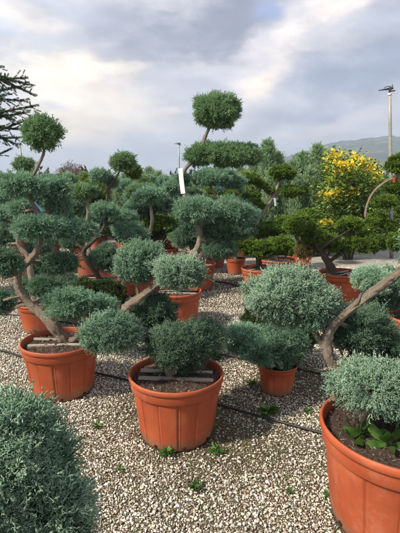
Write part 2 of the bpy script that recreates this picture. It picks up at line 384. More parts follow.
def pad_mesh(name, rx, ry, rz, mat, seed, lod=1, kind='j', droop=.0, dens=1., up=.35, Lm=1., wild=0.):
    """a clipped cushion of foliage: thousands of small sprays over a lumpy flattened dome, a solid brown core inside to block light"""
    rng = np.random.default_rng(seed); lf = lumps(rng); lf2 = lumps(rng, 12, (7, 13))
    area = 4 * math.pi * ((rx * ry) ** 1.6 / 3 + (rx * rz) ** 1.6 / 3 + (ry * rz) ** 1.6 / 3) ** (1 / 1.6)
    # tufts per m2, sprays per tuft, spray length, spread, template
    if kind == 'j': td, per, Ls, spr, key = {0: (1000, 9, .066, .48, 0), 1: (1100, 8, .060, .5, 1), 2: (640, 6, .078, .5, 2)}[lod]
    else: td, per, Ls, spr, key = {0: (1500, 7, .036, .55, 'g0'), 1: (1000, 7, .046, .6, 'g0'), 2: (560, 6, .066, .6, 'g1')}[lod]
    Ls *= Lm; td *= dens / Lm ** 2
    nt_ = int(area * td); dt = unit(rng.normal(size=(nt_, 3)))
    sh = lambda r: max(r - Ls * .95, r * .42)
    qx, qy, qz = sh(rx), sh(ry), sh(rz)
    def surf(d):
        k = 1 + .26 * lf(d) + .20 * lf2(d)
        zs = np.where(d[:, 2] > 0, qz, qz * .74)
        return np.stack([d[:, 0] * qx * k, d[:, 1] * qy * k, d[:, 2] * zs * (1 + .30 * lf(d * 1.1) + .20 * lf2(d))], 1)
    nrm = unit(np.stack([dt[:, 0] / rx, dt[:, 1] / ry, dt[:, 2] / rz], 1))
    cv = np.stack([lumps(rng, 6, (5, 10))(dt) for _ in range(3)], 1)
    Dt = nrm + np.array([0, 0, up - droop]) + rng.normal(size=(nt_, 3)) * .28 + cv * .55
    Dt = unit(Dt); depth = np.minimum(np.abs(rng.normal(size=nt_)) * .09, .35); gain = rng.uniform(.78, 1.18, nt_); gain[rng.random(nt_) < .07] *= 1.3; gain[rng.random(nt_) < wild * .3] *= 1.45
    Pt = surf(dt) * (1 - depth)[:, None]; tt_ = .50 + .20 * lf2(dt * 1.3 + 2) + rng.normal(size=nt_) * .13
    P = np.repeat(Pt, per, 0); D = np.repeat(Dt, per, 0) + rng.normal(size=(nt_ * per, 3)) * spr * .62
    P = P + rng.normal(size=P.shape) * Ls * .13
    n = len(P); sc = Ls * np.repeat(gain, per) * rng.uniform(.7, 1.2, n); tint = np.repeat(tt_, per) + rng.normal(size=n) * .07
    V, T, t = scatter(TEMP[key], P, D, sc, np.clip(tint, 0, 1), rng, .42)
    iv, it = ICO[2 if lod == 2 else 3]; C = surf(iv) * .72
    mi = np.concatenate([np.zeros(len(T), int), np.ones(len(it), int)])
    V2 = np.concatenate([V, C]); T2 = np.concatenate([T, it + len(V)]); t2 = np.concatenate([t, np.zeros(len(C))])
    return mesh_np(name, V2, T2, [M[mat], M['inner']], t2, midx=mi)

# ------------------------------------------------------------------ trunks
def crom(pts, rad, step):
    P = [np.array(p, float) for p in pts]; P = [2 * P[0] - P[1]] + P + [2 * P[-1] - P[-2]]; Rr = [rad[0]] + list(rad) + [rad[-1]]
    out, ro = [], []
    for i in range(1, len(P) - 2):
        n = max(2, int(np.linalg.norm(P[i + 1] - P[i]) / step))
        for k in range(n):
            t = k / n; a, b, c, d = P[i - 1:i + 3]
            out.append(.5 * (2 * b + (c - a) * t + (2 * a - 5 * b + 4 * c - d) * t * t + (3 * b - a - 3 * c + d) * t ** 3)); ro.append(Rr[i] * (1 - t) + Rr[i + 1] * t)
    out.append(P[-2]); ro.append(Rr[-2]); return np.array(out), np.array(ro)
def tube_arr(pts, rad, seed=0, seg=12, rough=.14, step=.02, wob=.0):
    rng = np.random.default_rng(seed); C, r = crom(pts, rad, step); n = len(C)
    if wob: C[1:-1] += np.cumsum(rng.normal(size=(n - 2, 3)), 0) * 0 + rng.normal(size=(n - 2, 3)) * wob
    Tn = unit(np.gradient(C, axis=0)); up = np.array([0, 1., .2]); X = unit(np.cross(Tn, up)); Y = np.cross(Tn, X)
    th = np.linspace(0, 2 * math.pi, seg, endpoint=False); s = np.concatenate([[0], np.cumsum(np.linalg.norm(np.diff(C, axis=0), axis=1))])
    ph = rng.uniform(0, 6.28, 4); rr = np.mean(r)
    k = 1 + rough * (np.sin(3 * th[None] + 9 * s[:, None] / (rr * 20) + ph[0]) * .6 + np.sin(5 * th[None] - 5 * s[:, None] / (rr * 20) + ph[1]) * .5
                     + np.sin(s[:, None] / (rr * 2.2) + ph[2]) * .6 + rng.normal(size=(n, seg)) * .42 + rng.normal(size=(n, 1)) * .25
                     + (rng.random((n, seg)) < .04) * 1.6)
    rad_ = r[:, None] * k
    V = C[:, None] + X[:, None] * (np.cos(th)[None, :, None] * rad_[..., None]) + Y[:, None] * (np.sin(th)[None, :, None] * rad_[..., None])
    i, j = np.meshgrid(np.arange(n - 1), np.arange(seg), indexing='ij'); j2 = (j + 1) % seg
    Q = np.stack([i * seg + j, i * seg + j2, (i + 1) * seg + j2, (i + 1) * seg + j], -1).reshape(-1, 4)
    tri = np.concatenate([Q[:, [0, 1, 2]], Q[:, [0, 2, 3]]])
    V = V.reshape(-1, 3); V = np.concatenate([V, C[:1], C[-1:]]); a, b = len(V) - 2, len(V) - 1
    jj = np.arange(seg); cap = np.concatenate([np.stack([np.full(seg, a), (jj + 1) % seg, jj], 1), np.stack([np.full(seg, b), (n - 1) * seg + jj, (n - 1) * seg + (jj + 1) % seg], 1)])
    bk = np.stack([np.broadcast_to(np.cos(th)[None] * 1.6, (n, seg)), np.broadcast_to(np.sin(th)[None] * 1.6, (n, seg)), np.broadcast_to(s[:, None] * 5, (n, seg))], -1).reshape(-1, 3)
    bk = np.concatenate([bk, [[0, 0, 0], [0, 0, 1]]])
    return V, np.concatenate([tri, cap]), bk
def tube_mesh(name, pts, rad, mat, seed=0, seg=12, rough=.14, step=.02, wob=.0):
    V, T, bk = tube_arr(pts, rad, seed, seg, rough, step, wob); return mesh_np(name, V, T, mat, smooth=True, bark=bk)
def twigs_mesh(src, c, rx, rz, r0, mat, seed, n=7, seg=7):
    """the bare limb that carries one cushion: a short arm from the stem that forks into thin twigs spreading under and into it"""
    rng = np.random.default_rng(seed); out = []; hub = src * .35 + c * .65 - np.array([0, 0, rz * .35]); mid = (src + hub) / 2 + rng.normal(size=3) * .012
    out.append(tube_arr([src, mid, hub], [r0, r0 * .85, r0 * .7], seed, seg, .2, .02))
    for k in range(n):
        q = k * 2.4 + rng.normal() * .4; rr = rx * rng.uniform(.45, .95); e = c + np.array([math.cos(q) * rr, math.sin(q) * rr * .85, -rz * rng.uniform(.1, .6)])
        m = hub * .5 + e * .5 + np.array([0, 0, -rz * .12]) + rng.normal(size=3) * .012
        st = hub if k % 2 else mid; out.append(tube_arr([st, m, e], [r0 * .5, r0 * .34, r0 * .12], seed + k, 6, .2, .02))
    n0 = 0; Vs, Ts, Bs = [], [], []
    for V, T, B in out: Vs.append(V); Ts.append(T + n0); Bs.append(B); n0 += len(V)
    return mesh_np('branch', np.concatenate(Vs), np.concatenate(Ts), mat, smooth=True, bark=np.concatenate(Bs))

# ------------------------------------------------------------------ pot
def pot_mesh(D, H, seed, seg=336, simple=False):
    if simple: seg = 56
    rng = np.random.default_rng(seed); r = D / 2; k = D / .6; rb = r * .76; th = np.linspace(0, 2 * math.pi, seg, endpoint=False)
    ytop = H; zc = H - .088 * k          # lower edge of collar
    def body(z): return rb + (r * .908 - rb) * (z / zc)
    prof = [(rb * .2, .004, 0), (rb * .93, .004, 0), (rb * .985, .008, 0), (rb, .02 * k, .2)]
    for i in range(1, 12): z = .02 * k + (zc - .035 * k) * i / 11; prof.append((body(z), z, 1. if i < 11 else .9))
    prof += [(body(zc) + .001, zc - .006 * k, 0), (r * .950, zc, 0), (r * .958, zc + .004 * k, 0), (r * .966, H - .045 * k, 0), (r * .968, H - .036 * k, 0),
             (r * .985, H - .033 * k, 0), (r * .998, H - .026 * k, 0), (r, H - .016 * k, 0), (r * .996, H - .006 * k, 0), (r * .982, H, 0), (r * .962, H - .001, 0), (r * .948, H - .008 * k, 0),
             (r * .938, H - .03 * k, 0), (r * .915, H - .08 * k, 0), (r * .865, H - .12 * k, 0)]
    A = np.array(prof); n = len(A)
    m = (th * 14 / (2 * math.pi) + .3) % 1; alt = np.floor(th * 14 / (2 * math.pi) + .3) % 2
    groove = -.0050 * k * np.exp(-((m - .5) * 2) ** 2 / .012) * 0
    e_ = np.minimum(m, 1 - m)
    step = np.where(alt == 0, 1., -.6) * np.clip(e_ * 14, 0, 1) * .0030 * k - np.exp(-(e_ / .028) ** 2) * .0075 * k + np.exp(-((m - .10) / .03) ** 2) * .0022 * k
    wob = .0035 * k * (np.sin(2 * th + rng.uniform(0, 6)) + .5 * np.sin(3 * th + rng.uniform(0, 6)))
    rad = A[:, 0:1] + A[:, 2:3] * (step + groove)[None] + wob[None] * np.clip(A[:, 1:2] / H, 0, 1)
    V = np.stack([np.cos(th)[None] * rad, np.sin(th)[None] * rad, np.broadcast_to(A[:, 1:2], rad.shape)], -1).reshape(-1, 3)
    i, j = np.meshgrid(np.arange(n - 1), np.arange(seg), indexing='ij'); j2 = (j + 1) % seg
    Q = np.stack([i * seg + j, i * seg + j2, (i + 1) * seg + j2, (i + 1) * seg + j], -1).reshape(-1, 4)
    return mesh_np('pot', V, Q, M['pot'], smooth=True), body
def add_pot(root, D, H, seed, near=False, faded=False, battens=True, soil_drop=.05, rotb=.0):
    me, body = pot_mesh(D, H, seed, simple=not near)
    if faded: me.materials[0] = M['potd']
    k = D / .6; p = obj('pot', me, root, rot=(0, 0, 0))
    rng = np.random.default_rng(seed + 50)
    # soil surface
    nr, ns = 10, 40; V = [[0, 0, 0]]; T = []
    for a in range(1, nr + 1):
        for b in range(ns):
            q = 2 * math.pi * b / ns; rr = D / 2 * .925 * a / nr; V.append([math.cos(q) * rr, math.sin(q) * rr, 0])
    V = np.array(V); V[:, 2] = H - soil_drop * k + rng.normal(size=len(V)) * .006 + .03 * k * (1 - np.linalg.norm(V[:, :2], axis=1) / (D / 2)) ** 1
    for b in range(ns): T.append((0, 1 + b, 1 + (b + 1) % ns))
    for a in range(nr - 1):
        for b in range(ns):
            u, v = 1 + a * ns + b, 1 + a * ns + (b + 1) % ns; T += [(u, u + ns, v + ns), (u, v + ns, v)]
    so = obj('soil', mesh_np('soil', V, np.array(T), M['soil'], smooth=True), root)
    if near:
        n = int(900 * k * k); q = rng.uniform(0, 6.28, n); rr = D / 2 * .90 * np.sqrt(rng.random(n))
        P = np.stack([np.cos(q) * rr, np.sin(q) * rr, H - soil_drop * k + .004 + .03 * k * (1 - rr / (D / 2)) + rng.uniform(0, .008, n)], 1)
        chip = np.array([[-.5, -.07, 0], [.55, -.12, .03], [.30, .16, 0], [-.38, .17, -.03], [0, 0, .10]]); CT = np.array([(0, 1, 4), (1, 2, 4), (2, 3, 4), (3, 0, 4)])
        Dn = np.array([0, 0, 1.]) + rng.normal(size=(n, 3)) * .5
        V, T, t = scatter([(chip, CT, np.zeros(5)), (chip * [1.5, .6, 1], CT, np.zeros(5))], P, Dn, rng.uniform(.006, .022, n), rng.random(n) ** 1.9, rng, 0.)
        obj('bark_chips', mesh_np('bark_chips', V, T, M['chips'], t), so)
        for h in range(8):
            q = h * math.pi / 4 + .25; rr = body(.028)
            V, T = ICO[2]; V = V * np.array([.006, .012, .009]) * k
            o = obj('drain_hole', mesh_np('drain_hole', V, T, M['hole'], smooth=True), p, (math.cos(q) * (rr + .0005), math.sin(q) * (rr + .0005), .03 * k), (0, 0, q))
    if battens:
        import bmesh
        for dy in (-.055, .055):
            bm = bmesh.new(); bmesh.ops.create_cube(bm, size=1); Lb = 2 * math.sqrt((D / 2 * .925) ** 2 - (dy * k) ** 2) * .86
            bmesh.ops.scale(bm, vec=(Lb, .026 * k, .014 * k), verts=bm.verts); bmesh.ops.bevel(bm, geom=bm.edges[:], offset=.003, segments=2)
            me = bpy.data.meshes.new('batten'); bm.to_mesh(me); bm.free(); me.materials.append(M['batten'])
            c, s = math.cos(rotb), math.sin(rotb)
            obj('batten', me, root, (-s * dy * k, c * dy * k, H - soil_drop * k + .022 * k), (rng.normal() * .1, rng.normal() * .03, rotb + rng.normal() * .05))
    return p

# ------------------------------------------------------------------ potted trees described by where their pads and stems stand
SEED = [100]
def lod_for(Y): return 0 if Y < 2.35 else 1 if Y < 5.3 else 2
def tree(label, potxy, Y, D, H, trunks, pads, mat='blue', kind='j', cat='potted juniper', name='potted_juniper', group=None, bark='bark', near=False, battens=True, lod=None, faded=False, rotb=0., drop=.05, Lm=1., wild=0.):
    """trunks: lists of (px, py, dY, r_px); pads: (px, py, rx_px, rz_px, dY[, material[, label]])"""
    base = at(potxy, 266, Y); base.z = 0
    root = thing(name, label, cat, base, group)
    SEED[0] += 1; sd0 = SEED[0] * 17
    add_pot(root, D, H, sd0, near, faded, battens, drop, rotb)
    SK = []
    for i, tr in enumerate(trunks):
        pts, rad = [], []
        for (px, py, dY, r) in tr:
            p = at(px, py, Y + dY); pts.append(tuple(p - base)); rad.append(r * mpp(p) * (.8 if Y > 1.8 else 1))
        if i == 0:
            b = pts[0]; pts = [(b[0] * .9, b[1] * .9, H - drop - .06)] + pts if b[2] > H - drop - .03 else pts; rad = [rad[0] * 1.1] * (len(pts) - len(rad)) + rad
        SK.append(crom(pts, rad, .03))
        me = tube_mesh('trunk' if i == 0 else 'branch', pts, rad, M[bark], sd0 + i, seg=18 if Y < 4 else 9, step=.012 if Y < 2.6 else .016 if Y < 4 else .04)
        if i == 0: t0 = obj('trunk', me, root)
        else: obj('branch', me, t0)
    for i, pd in enumerate(pads):
        px, py, rx, rz, dY = pd[:5]; mt = pd[5] if len(pd) > 5 and pd[5] else mat
        p = at(px, py, Y + dY); k = mpp(p)
        ld = lod if lod is not None else lod_for(Y + dY)
        me = pad_mesh('foliage_pad', rx * k, rx * k * .88, rz * k, mt, sd0 + 3 * i + 5, ld, 'g' if mt in ('green', 'dark') else kind, Lm=Lm, wild=wild)
        obj('foliage_pad', me, root, p - base, label=pd[6] if len(pd) > 6 else None)
        if Y + dY < 6.3:
            c = np.array(p - base); best = None
            for C_, R_ in SK:
                dd = np.linalg.norm(C_ - (c - np.array([0, 0, rz * k * .6])), axis=1) + np.where(C_[:, 2] > c[2] + .02, .3, 0); a_ = int(np.argmin(dd))
                if best is None or dd[a_] < best[0]: best = (dd[a_], C_[a_], R_[a_])
            if best[0] < .9:
                r0 = min(.8 * best[2], .011 + .02 * rx * k)
                obj('branch', twigs_mesh(best[1], c, rx * k, rz * k, r0, M[bark], sd0 + 7 * i, 8 if ld < 2 else 5), t0)
    return root

# nearest, bottom left corner
tree('large blue-green juniper bush filling the nearest left corner', -6, 1.06, .52, .36,
     [[(-6, 600, 0, 12), (-8, 540, 0, 10), (-4, 500, 0, 9)]],
     [(-16, 500, 82, 104, 0, 'pale'), (30, 474, 45, 62, .03, 'blue'), (42, 528, 50, 66, -.02, 'pale'), (16, 434, 38, 38, .06, 'blue')], near=True, Lm=.92, wild=.5, lod=0, battens=False, name='potted_juniper', cat='potted juniper')
# centre front
tree('juniper in the nearest middle pot, low cushions over its rim and a pale bent stem', 175, 2.48, .60, .425,
     [[(170, 372, 0, 6.5), (160, 352, .02, 6), (140, 330, .05, 5.5), (126, 311, .05, 5.4), (140, 298, .05, 5), (154, 287, .04, 4.6), (166, 279, 0, 3.6), (182, 276, 0, 2.4)],
      [(139, 298, .05, 2.4), (137, 286, .07, 1.8), (141, 270, .1, 1.4)],
      [(172, 374, 0, 4.5), (180, 360, .0, 3.6), (188, 345, 0, 3)],
      [(166, 362, .02, 3), (158, 335, .08, 2.4), (155, 316, .12, 2)],
      [(134, 322, .05, 3), (118, 330, -.05, 2.6)]],
     [(105, 334, 26, 22, -.14), (120, 332, 24, 21, -.10), (155, 313, 24, 20, .16, 'teal'), (172, 346, 25, 22, -.06, 'teal'), (194, 343, 26, 23, .0, 'teal'), (211, 336, 16, 13, .06, 'blue'), (182, 362, 20, 11, .08, 'teal'), (139, 264, 26, 23, .12), (181, 273, 27, 19, -.04, 'pale')],
     near=True, lod=0)
# left front
tree('tall juniper with round top ball and thick S-shaped trunk in the left front pot', 56, 3.07, .60, .42,
     [[(66, 343, 0, 7), (52, 324, -.02, 6.5), (31, 305, 0, 5), (18, 287, 0, 4.6), (20, 270, 0, 4.4), (33, 257, 0, 4.2), (40, 242, 0, 3.6), (39, 226, .05, 3), (37, 210, .05, 2.8), (30, 196, .05, 2.4), (32, 180, .03, 2.2), (38, 166, 0, 2), (44, 152, 0, 1.7), (43, 136, 0, 1.3)],
      [(62, 340, .05, 3.6), (76, 338, -.05, 3), (92, 318, -.14, 2.6), (84, 306, -.1, 2)],
      [(28, 262, 0, 2.4), (44, 262, .08, 2), (58, 263, .12, 1.5)],
      [(24, 296, 0, 2), (12, 298, -.04, 1.8), (4, 300, 0, 1.5)],
      [(31, 194, .05, 1.6), (52, 192, .15, 1.4)],
      [(40, 234, .03, 2), (62, 236, .08, 1.6), (76, 232, .1, 1.3)]],
     [(42, 134, 21.5, 17.5, 0, 'fresh'), (24, 186, 25, 10, -.02), (52, 189, 18, 8.5, .2), (20, 209, 11, 6, .22), (58, 206, 16, 7.5, .25), (38, 227, 26, 11, -.05), (78, 231, 21, 9.5, .1),
      (59, 264, 21, 12, .12, 'teal'), (6, 263, 17, 16, -.2, 'teal'), (3, 302, 13, 15, .1, 'teal'), (70, 305, 27, 17, -.12), (100, 307, 19, 14, .0), (48, 287, 20, 13, .4, 'teal'), (26, 232, 10, 6, .3)],
     near=True, lod=1)
# right front
tree('silvery juniper in the biggest pot, its forked bare limb reaching out at the right', 414, 1.75, .71, .50,
     [[(394, 424, .10, 8), (376, 402, .18, 7.5), (352, 384, .24, 7), (335, 368, .26, 4.4), (328, 352, .26, 4.8), (327, 339, .26, 5.2), (333, 325, .25, 4.6), (352, 308, .2, 3.7), (376, 290, .12, 4.0), (402, 270, .05, 4.5), (440, 243, .0, 5)],
      [(325, 348, .26, 3.4), (316, 334, .3, 3), (310, 316, .34, 2.4)],
      [(336, 321, .26, 3), (350, 328, .32, 2.4)], [(352, 309, .2, 2), (358, 301, .16, 1.4), (361, 293, .16, .9)]],
     [(376, 387, 46, 26, -.08, 'pale'), (412, 390, 34, 28, -.0, 'pale'), (400, 402, 22, 14, -.06, 'blue'), (278, 300, 36, 24, .34, 'pale'), (290, 287, 34, 21, .36, 'pale'), (315, 302, 28, 20, .30, 'pale'), (300, 312, 34, 15, .36, 'blue'), (358, 331, 33, 25, .38, 'teal'), (382, 345, 22, 18, .36, 'teal'), (450, 240, 46, 30, .0, 'blue')],
     near=True, lod=0, battens=False)
# small pot between
tree('small low juniper spilling over a small terracotta pot, between the two big front pots', 281, 3.05, .31, .235,
     [[(281, 372, 0, 3.5), (276, 358, 0, 3), (262, 348, 0, 2.4), (248, 344, 0, 2)], [(278, 360, 0, 2), (290, 350, .05, 1.6)]],
     [(244, 340, 25, 17, .02), (278, 350, 25, 22, -.04, 'teal'), (261, 350, 22, 16, -.10), (292, 344, 17, 18, .06, 'teal')], near=True, lod=1, battens=False)
tree('dark yew-green bush in a pot hidden beneath the silvery juniper cushion', 280, 3.5, .45, .34,
     [[(272, 345, 0, 4), (270, 330, 0, 3)]],
     [(268, 326, 30, 17, 0, 'dark'), (298, 335, 20, 16, .1, 'dark')], mat='dark', kind='g', cat='potted bush', name='potted_bush', near=False, lod=1, battens=False)  # added dark foliage, stands in for the dark underside of the cushion above
# right mid, cut by the frame edge
tree('pale juniper half outside the frame at the right, low cushion above the bare limb', 425, 3.7, .60, .42,
     [[(424, 330, 0, 5), (415, 300, 0, 4), (398, 286, 0, 3)]],
     [(374, 281, 24, 14, 0, 'pale'), (400, 285, 26, 17, .05, 'blue'), (384, 300, 22, 9, .1, 'teal'), (438, 262, 26, 14, 0)], lod=1, battens=False)
# centre tall one
tree('tallest juniper, round top ball over a wide flat cushion, white tag on its trunk', 176, 4.7, .60, .42,
     [[(178, 288, 0, 4.6), (186, 262, 0, 4.2), (196, 251, 0, 3.8), (200, 236, 0, 3.6), (197, 222, 0, 3.2), (190, 206, .05, 3), (184, 190, 0, 2.8), (182, 178, 0, 2.6), (186, 168, 0, 2.6), (195, 158, 0, 2.5), (201, 148, 0, 2.3), (205, 137, 0, 2.2), (212, 122, 0, 1.6)],
      [(195, 158, 0, 2), (214, 158, .02, 1.5), (232, 154, .05, 1.2)],
      [(197, 224, 0, 2.2), (215, 222, .0, 1.8), (236, 216, .1, 1.3)],
      [(200, 238, 0, 2), (214, 246, -.05, 1.5)]],
     [(215, 114, 25, 19, 0, 'fresh'), (232, 155, 30, 14, .04, 'fresh'), (200, 155, 15, 12, .0, 'fresh'), (183, 180, 6, 8, .1, 'teal'), (198, 211, 24, 15, -.1, 'blue'), (229, 214, 28, 15, .08), (226, 231, 28, 12, .12, 'teal'),
      (220, 250, 17, 11, -.05, 'teal'), (186, 237, 13, 15, .35, 'teal')], lod=1, near=False, battens=True)
tree('juniper with a blue tag on its leaning stem, behind the tallest one', 197, 6.5, .60, .42,
     [[(197, 263, 0, 3.4), (210, 240, 0, 3), (224, 215, 0, 2.6), (219, 203, 0, 2.4), (212, 190, 0, 2), (209, 180, 0, 1.8)], [(217, 200, 0, 1.3), (206, 202, 0, 1)]],
     [(213, 178, 22, 10, 0, 'blue'), (234, 182, 13, 8, .2, 'blue'), (240, 212, 20, 9, .1, 'blue'), (206, 205, 14, 9, .3, 'teal'), (190, 196, 12, 9, .3, 'teal')], lod=1)
# mid left
tree('juniper with two small top balls and dark bent trunk, behind the left front tree', 103, 5.41, .60, .42,
     [[(101, 282, 0, 3.6), (94, 270, 0, 3), (85, 258, 0, 2.8), (84, 250, 0, 2.8), (94, 240, 0, 2.6), (103, 229, 0, 2.3), (107, 215, 0, 2.1), (107, 200, 0, 1.9), (110, 186, 0, 1.6), (117, 176, 0, 1.3), (121, 168, 0, 1.1)],
      [(85, 250, 0, 1.8), (76, 243, 0, 1.4)], [(110, 184, 0, 1.1), (101, 178, 0, .9)]],
     [(122, 163, 13, 10, 0, 'fresh'), (100, 176, 11, 7, .0, 'blue'), (112, 182, 8, 5, .1, 'blue'), (105, 210, 15, 8.5, -.05, 'blue'), (130, 233, 20, 12, .2, 'blue'), (122, 218, 18, 8, .4, 'blue'),
      (105, 258, 15, 15, -.12, 'teal'), (72, 243, 12, 7, .2, 'teal'), (134, 172, 9, 9, .3, 'green')], lod=1, bark='barkd', faded=True)
tree('dark green cushion bush in front of the two-balled juniper pot', 100, 4.55, .42, .30,
     [[(100, 312, 0, 3), (100, 300, 0, 2)]],
     [(92, 293, 19, 14, 0, 'dark'), (109, 294, 18, 15, .05, 'dark')], mat='dark', kind='g', cat='potted bush', name='potted_bush', lod=1, battens=False)
tree('juniper in a terracotta pot partly hidden behind the far left trunk', 36, 4.5, .46, .33,
     [[(34, 292, 0, 4), (30, 268, 0, 3.4), (27, 255, 0, 3), (19, 246, 0, 2.6), (17, 234, 0, 2.2), (12, 220, 0, 2)]],
     [(8, 215, 14, 9, 0), (4, 238, 15, 9, .2, 'teal'), (40, 248, 14, 8, .4, 'teal'), (62, 287, 20, 12, .2, 'teal'), (34, 286, 16, 12, .3, 'teal'), (44, 268, 16, 12, .5, 'teal'), (3, 198, 16, 9, .3)], lod=1)
tree('juniper standing behind the double cushion of the middle tree, only its pot rim showing', 138, 6.2, .60, .42,
     [[(140, 268, 0, 3.2), (146, 244, 0, 2.8), (152, 222, 0, 2.2), (150, 200, 0, 1.8)]],
     [(150, 196, 18, 9, 0, 'blue'), (166, 205, 16, 9, .3, 'blue'), (140, 212, 16, 8, .2, 'teal'), (160, 222, 15, 7, .2, 'green'), (172, 188, 12, 8, .3, 'blue')], lod=2)
tree('juniper with faded upright pot seen between trunks left of the middle', 91, 7.6, .60, .42,
     [[(91, 258, 0, 3), (86, 235, 0, 2.4), (88, 212, 0, 2), (87, 196, 0, 1.8)]],
     [(84, 192, 15, 8, 0, 'fresh'), (70, 208, 14, 8, .2, 'teal'), (96, 222, 14, 8, .2, 'teal'), (66, 222, 12, 7, .2)], lod=2, faded=True)
tree('juniper with its pot showing as slivers of orange behind the far left trunk', 25, 7.6, .60, .42,
     [[(25, 258, 0, 3), (20, 238, 0, 2.4), (26, 212, 0, 2), (24, 190, 0, 1.6), (23, 175, 0, 1.3)]],
     [(24, 165, 11, 8, 0, 'fresh'), (10, 190, 16, 8, .1, 'green'), (40, 198, 14, 8, .2, 'teal'), (14, 226, 18, 9, .1, 'teal'), (45, 242, 14, 7, .1, 'teal')], lod=2)

# green cloud-pruned group at the right
tree('low green cypress with flat spreading top in the pot right of centre', 261, 6.1, .60, .42,
     [[(259, 266, 0, 3.6), (258, 256, 0, 3.2), (250, 246, 0, 2.4)], [(258, 258, 0, 2.4), (270, 246, .05, 2)]],
     [(243, 244, 16, 9.5, -.05), (262, 249, 18, 10.5, -.1), (282, 247, 17, 12, .05)], 'green', 'g', 'potted cypress', 'potted_cypress', lod=1, bark='barkd', rotb=.7)
tree('green cypress with crossing bare stem, round ball on top and a pale tag', 277, 6.9, .60, .42,
     [[(277, 262, 0, 3), (264, 240, 0, 2.6), (257, 224, 0, 2.4), (265, 210, 0, 2.2), (273, 197, 0, 2), (279, 183, 0, 1.6), (283, 174, 0, 1.2)],
      [(272, 196, 0, 1.3), (262, 188, 0, 1), (254, 182, 0, .8)], [(274, 195, 0, 1.2), (290, 194, 0, 1)]],
     [(283, 173, 12.5, 9.5, 0), (251, 179, 10, 6.5, -.05), (262, 185, 7, 4.5, 0), (293, 192, 13, 7, 0), (303, 191, 7, 5, .1), (270, 191, 6, 3, 0), (255, 208, 10, 9, .1), (268, 230, 23, 8, .1), (231, 195, 9, 5, .3)],
     'green', 'g', 'potted cypress', 'potted_cypress', lod=1, bark='bark', faded=True)
tree('wide green cypress right of the middle with dry yellow foliage at its foot', 341, 5.72, .62, .43,
     [[(332, 272, 0, 4.8), (328, 262, 0, 4.4), (320, 250, 0, 3.4), (312, 238, 0, 2.4)], [(322, 248, -.1, 1.8), (333, 240, -.14, 1.6), (343, 234, -.1, 1.4)], [(328, 262, 0, 2.6), (346, 250, 0, 2)]],
     [(299, 225, 16, 12.5, 0), (316, 238, 15, 8.5, .05), (350, 225, 15, 8.5, .0), (336, 244, 20, 10, .1), (366, 244, 20, 11, 0), (305, 250, 11, 10, .1, 'brown', 'dry yellow-brown foliage')], 'green', 'g', 'potted cypress', 'potted_cypress', lod=1, bark='barkd', rotb=.5, near=False)
tree('green cypress at the right edge with a curved pale branch and small red tag', 414, 5.3, .60, .42,
     [[(414, 285, 0, 4), (408, 255, 0, 3.6), (400, 235, 0, 3), (404, 205, 0, 2.6), (400, 185, 0, 2.2), (396, 170, 0, 1.8)], [(403, 228, .1, 1.6), (384, 224, .1, 1.5), (367, 219, 0, 1.5), (366, 209, 0, 1.5), (370, 198, 0, 1.5), (376, 189, 0, 1.5), (387, 181, 0, 1.4), (399, 177, 0, 1.2)]],
     [(398, 165, 14, 11, 0), (398, 187, 16, 9, .1), (384, 202, 13, 8, -.05), (376, 219, 10, 6, .1), (402, 243, 16, 12, -.1), (420, 205, 18, 10, 0), (372, 222, 8, 5, .0), (390, 226, 10, 6, .05)], 'green', 'g', 'potted cypress', 'potted_cypress', lod=1, bark='bark')
tree('green pruned cypress behind the low spreading one, its flat cushions nearly black below', 300, 8.2, .50, .36,
     [[(300, 250, 0, 3), (296, 235, 0, 2.4), (286, 224, 0, 2)]],
     [(288, 222, 14, 7, 0), (245, 232, 16, 7, .1), (310, 215, 13, 7, .2)], 'green', 'g', 'potted cypress', 'potted_cypress', lod=2, bark='barkd')
tree('small juniper in the little far pot right of the centre', 235.5, 7.7, .38, .30,
     [[(236, 262, 0, 2.2), (236, 250, 0, 1.8)]],
     [(237, 246, 13, 9, 0, 'brown'), (231, 238, 11, 7, .1, 'green')], lod=2, battens=False)
tree('dark green cushion tree far behind the centre, its foliage above the pale path', 165, 8.6, .5, .36,
     [[(165, 245, 0, 3), (164, 230, 0, 2)]],
     [(160, 218, 19, 9, 0, 'green'), (156, 230, 16, 7, 0, 'dark'), (172, 226, 11, 6, .1, 'green')], 'green', 'g', 'potted cypress', 'potted_cypress', lod=2, bark='barkd', battens=False)

# ------------------------------------------------------------------ small things on the trees
def box_mesh(name, sx, sy, sz, mat, bev=.001, bend=0.):
    import bmesh
    bm = bmesh.new(); bmesh.ops.create_cube(bm, size=1); bmesh.ops.scale(bm, vec=(sx, sy, sz), verts=bm.verts)
    if bend:
        bmesh.ops.subdivide_edges(bm, edges=[e for e in bm.edges if abs((e.verts[0].co - e.verts[1].co).z) > sz * .5], cuts=6)
        for v in bm.verts: v.co.x += bend * (v.co.z / sz) ** 2
    me = bpy.data.meshes.new(name); bm.to_mesh(me); bm.free(); me.materials.append(mat); return me
def plant_tag(px, py, Y, wpx, hpx, rot, mat, label, bend=.0, rz=.15):
    p = at(px, py, Y); k = mpp(p)
    o = obj('plant_tag', box_mesh('plant_tag', wpx * k, .002, hpx * k, mat, bend=bend * k), None, p, (0, rot, rz)); return tag(o, label, 'plant tag')
plant_tag(181.5, 181, 4.56, 5.2, 25, -.12, M['tagw'], 'long white tag hanging on the trunk of the tallest tree', 1.5, -.5)
plant_tag(218, 185, 6.35, 2.4, 9, .0 - .75, M['tagb'], 'blue tag tied to a leaning stem, right of the white tag')
plant_tag(275, 202, 6.75, 2.2, 8, -.15, M['tagm'], 'pale mint tag on the bare stem below the green ball')
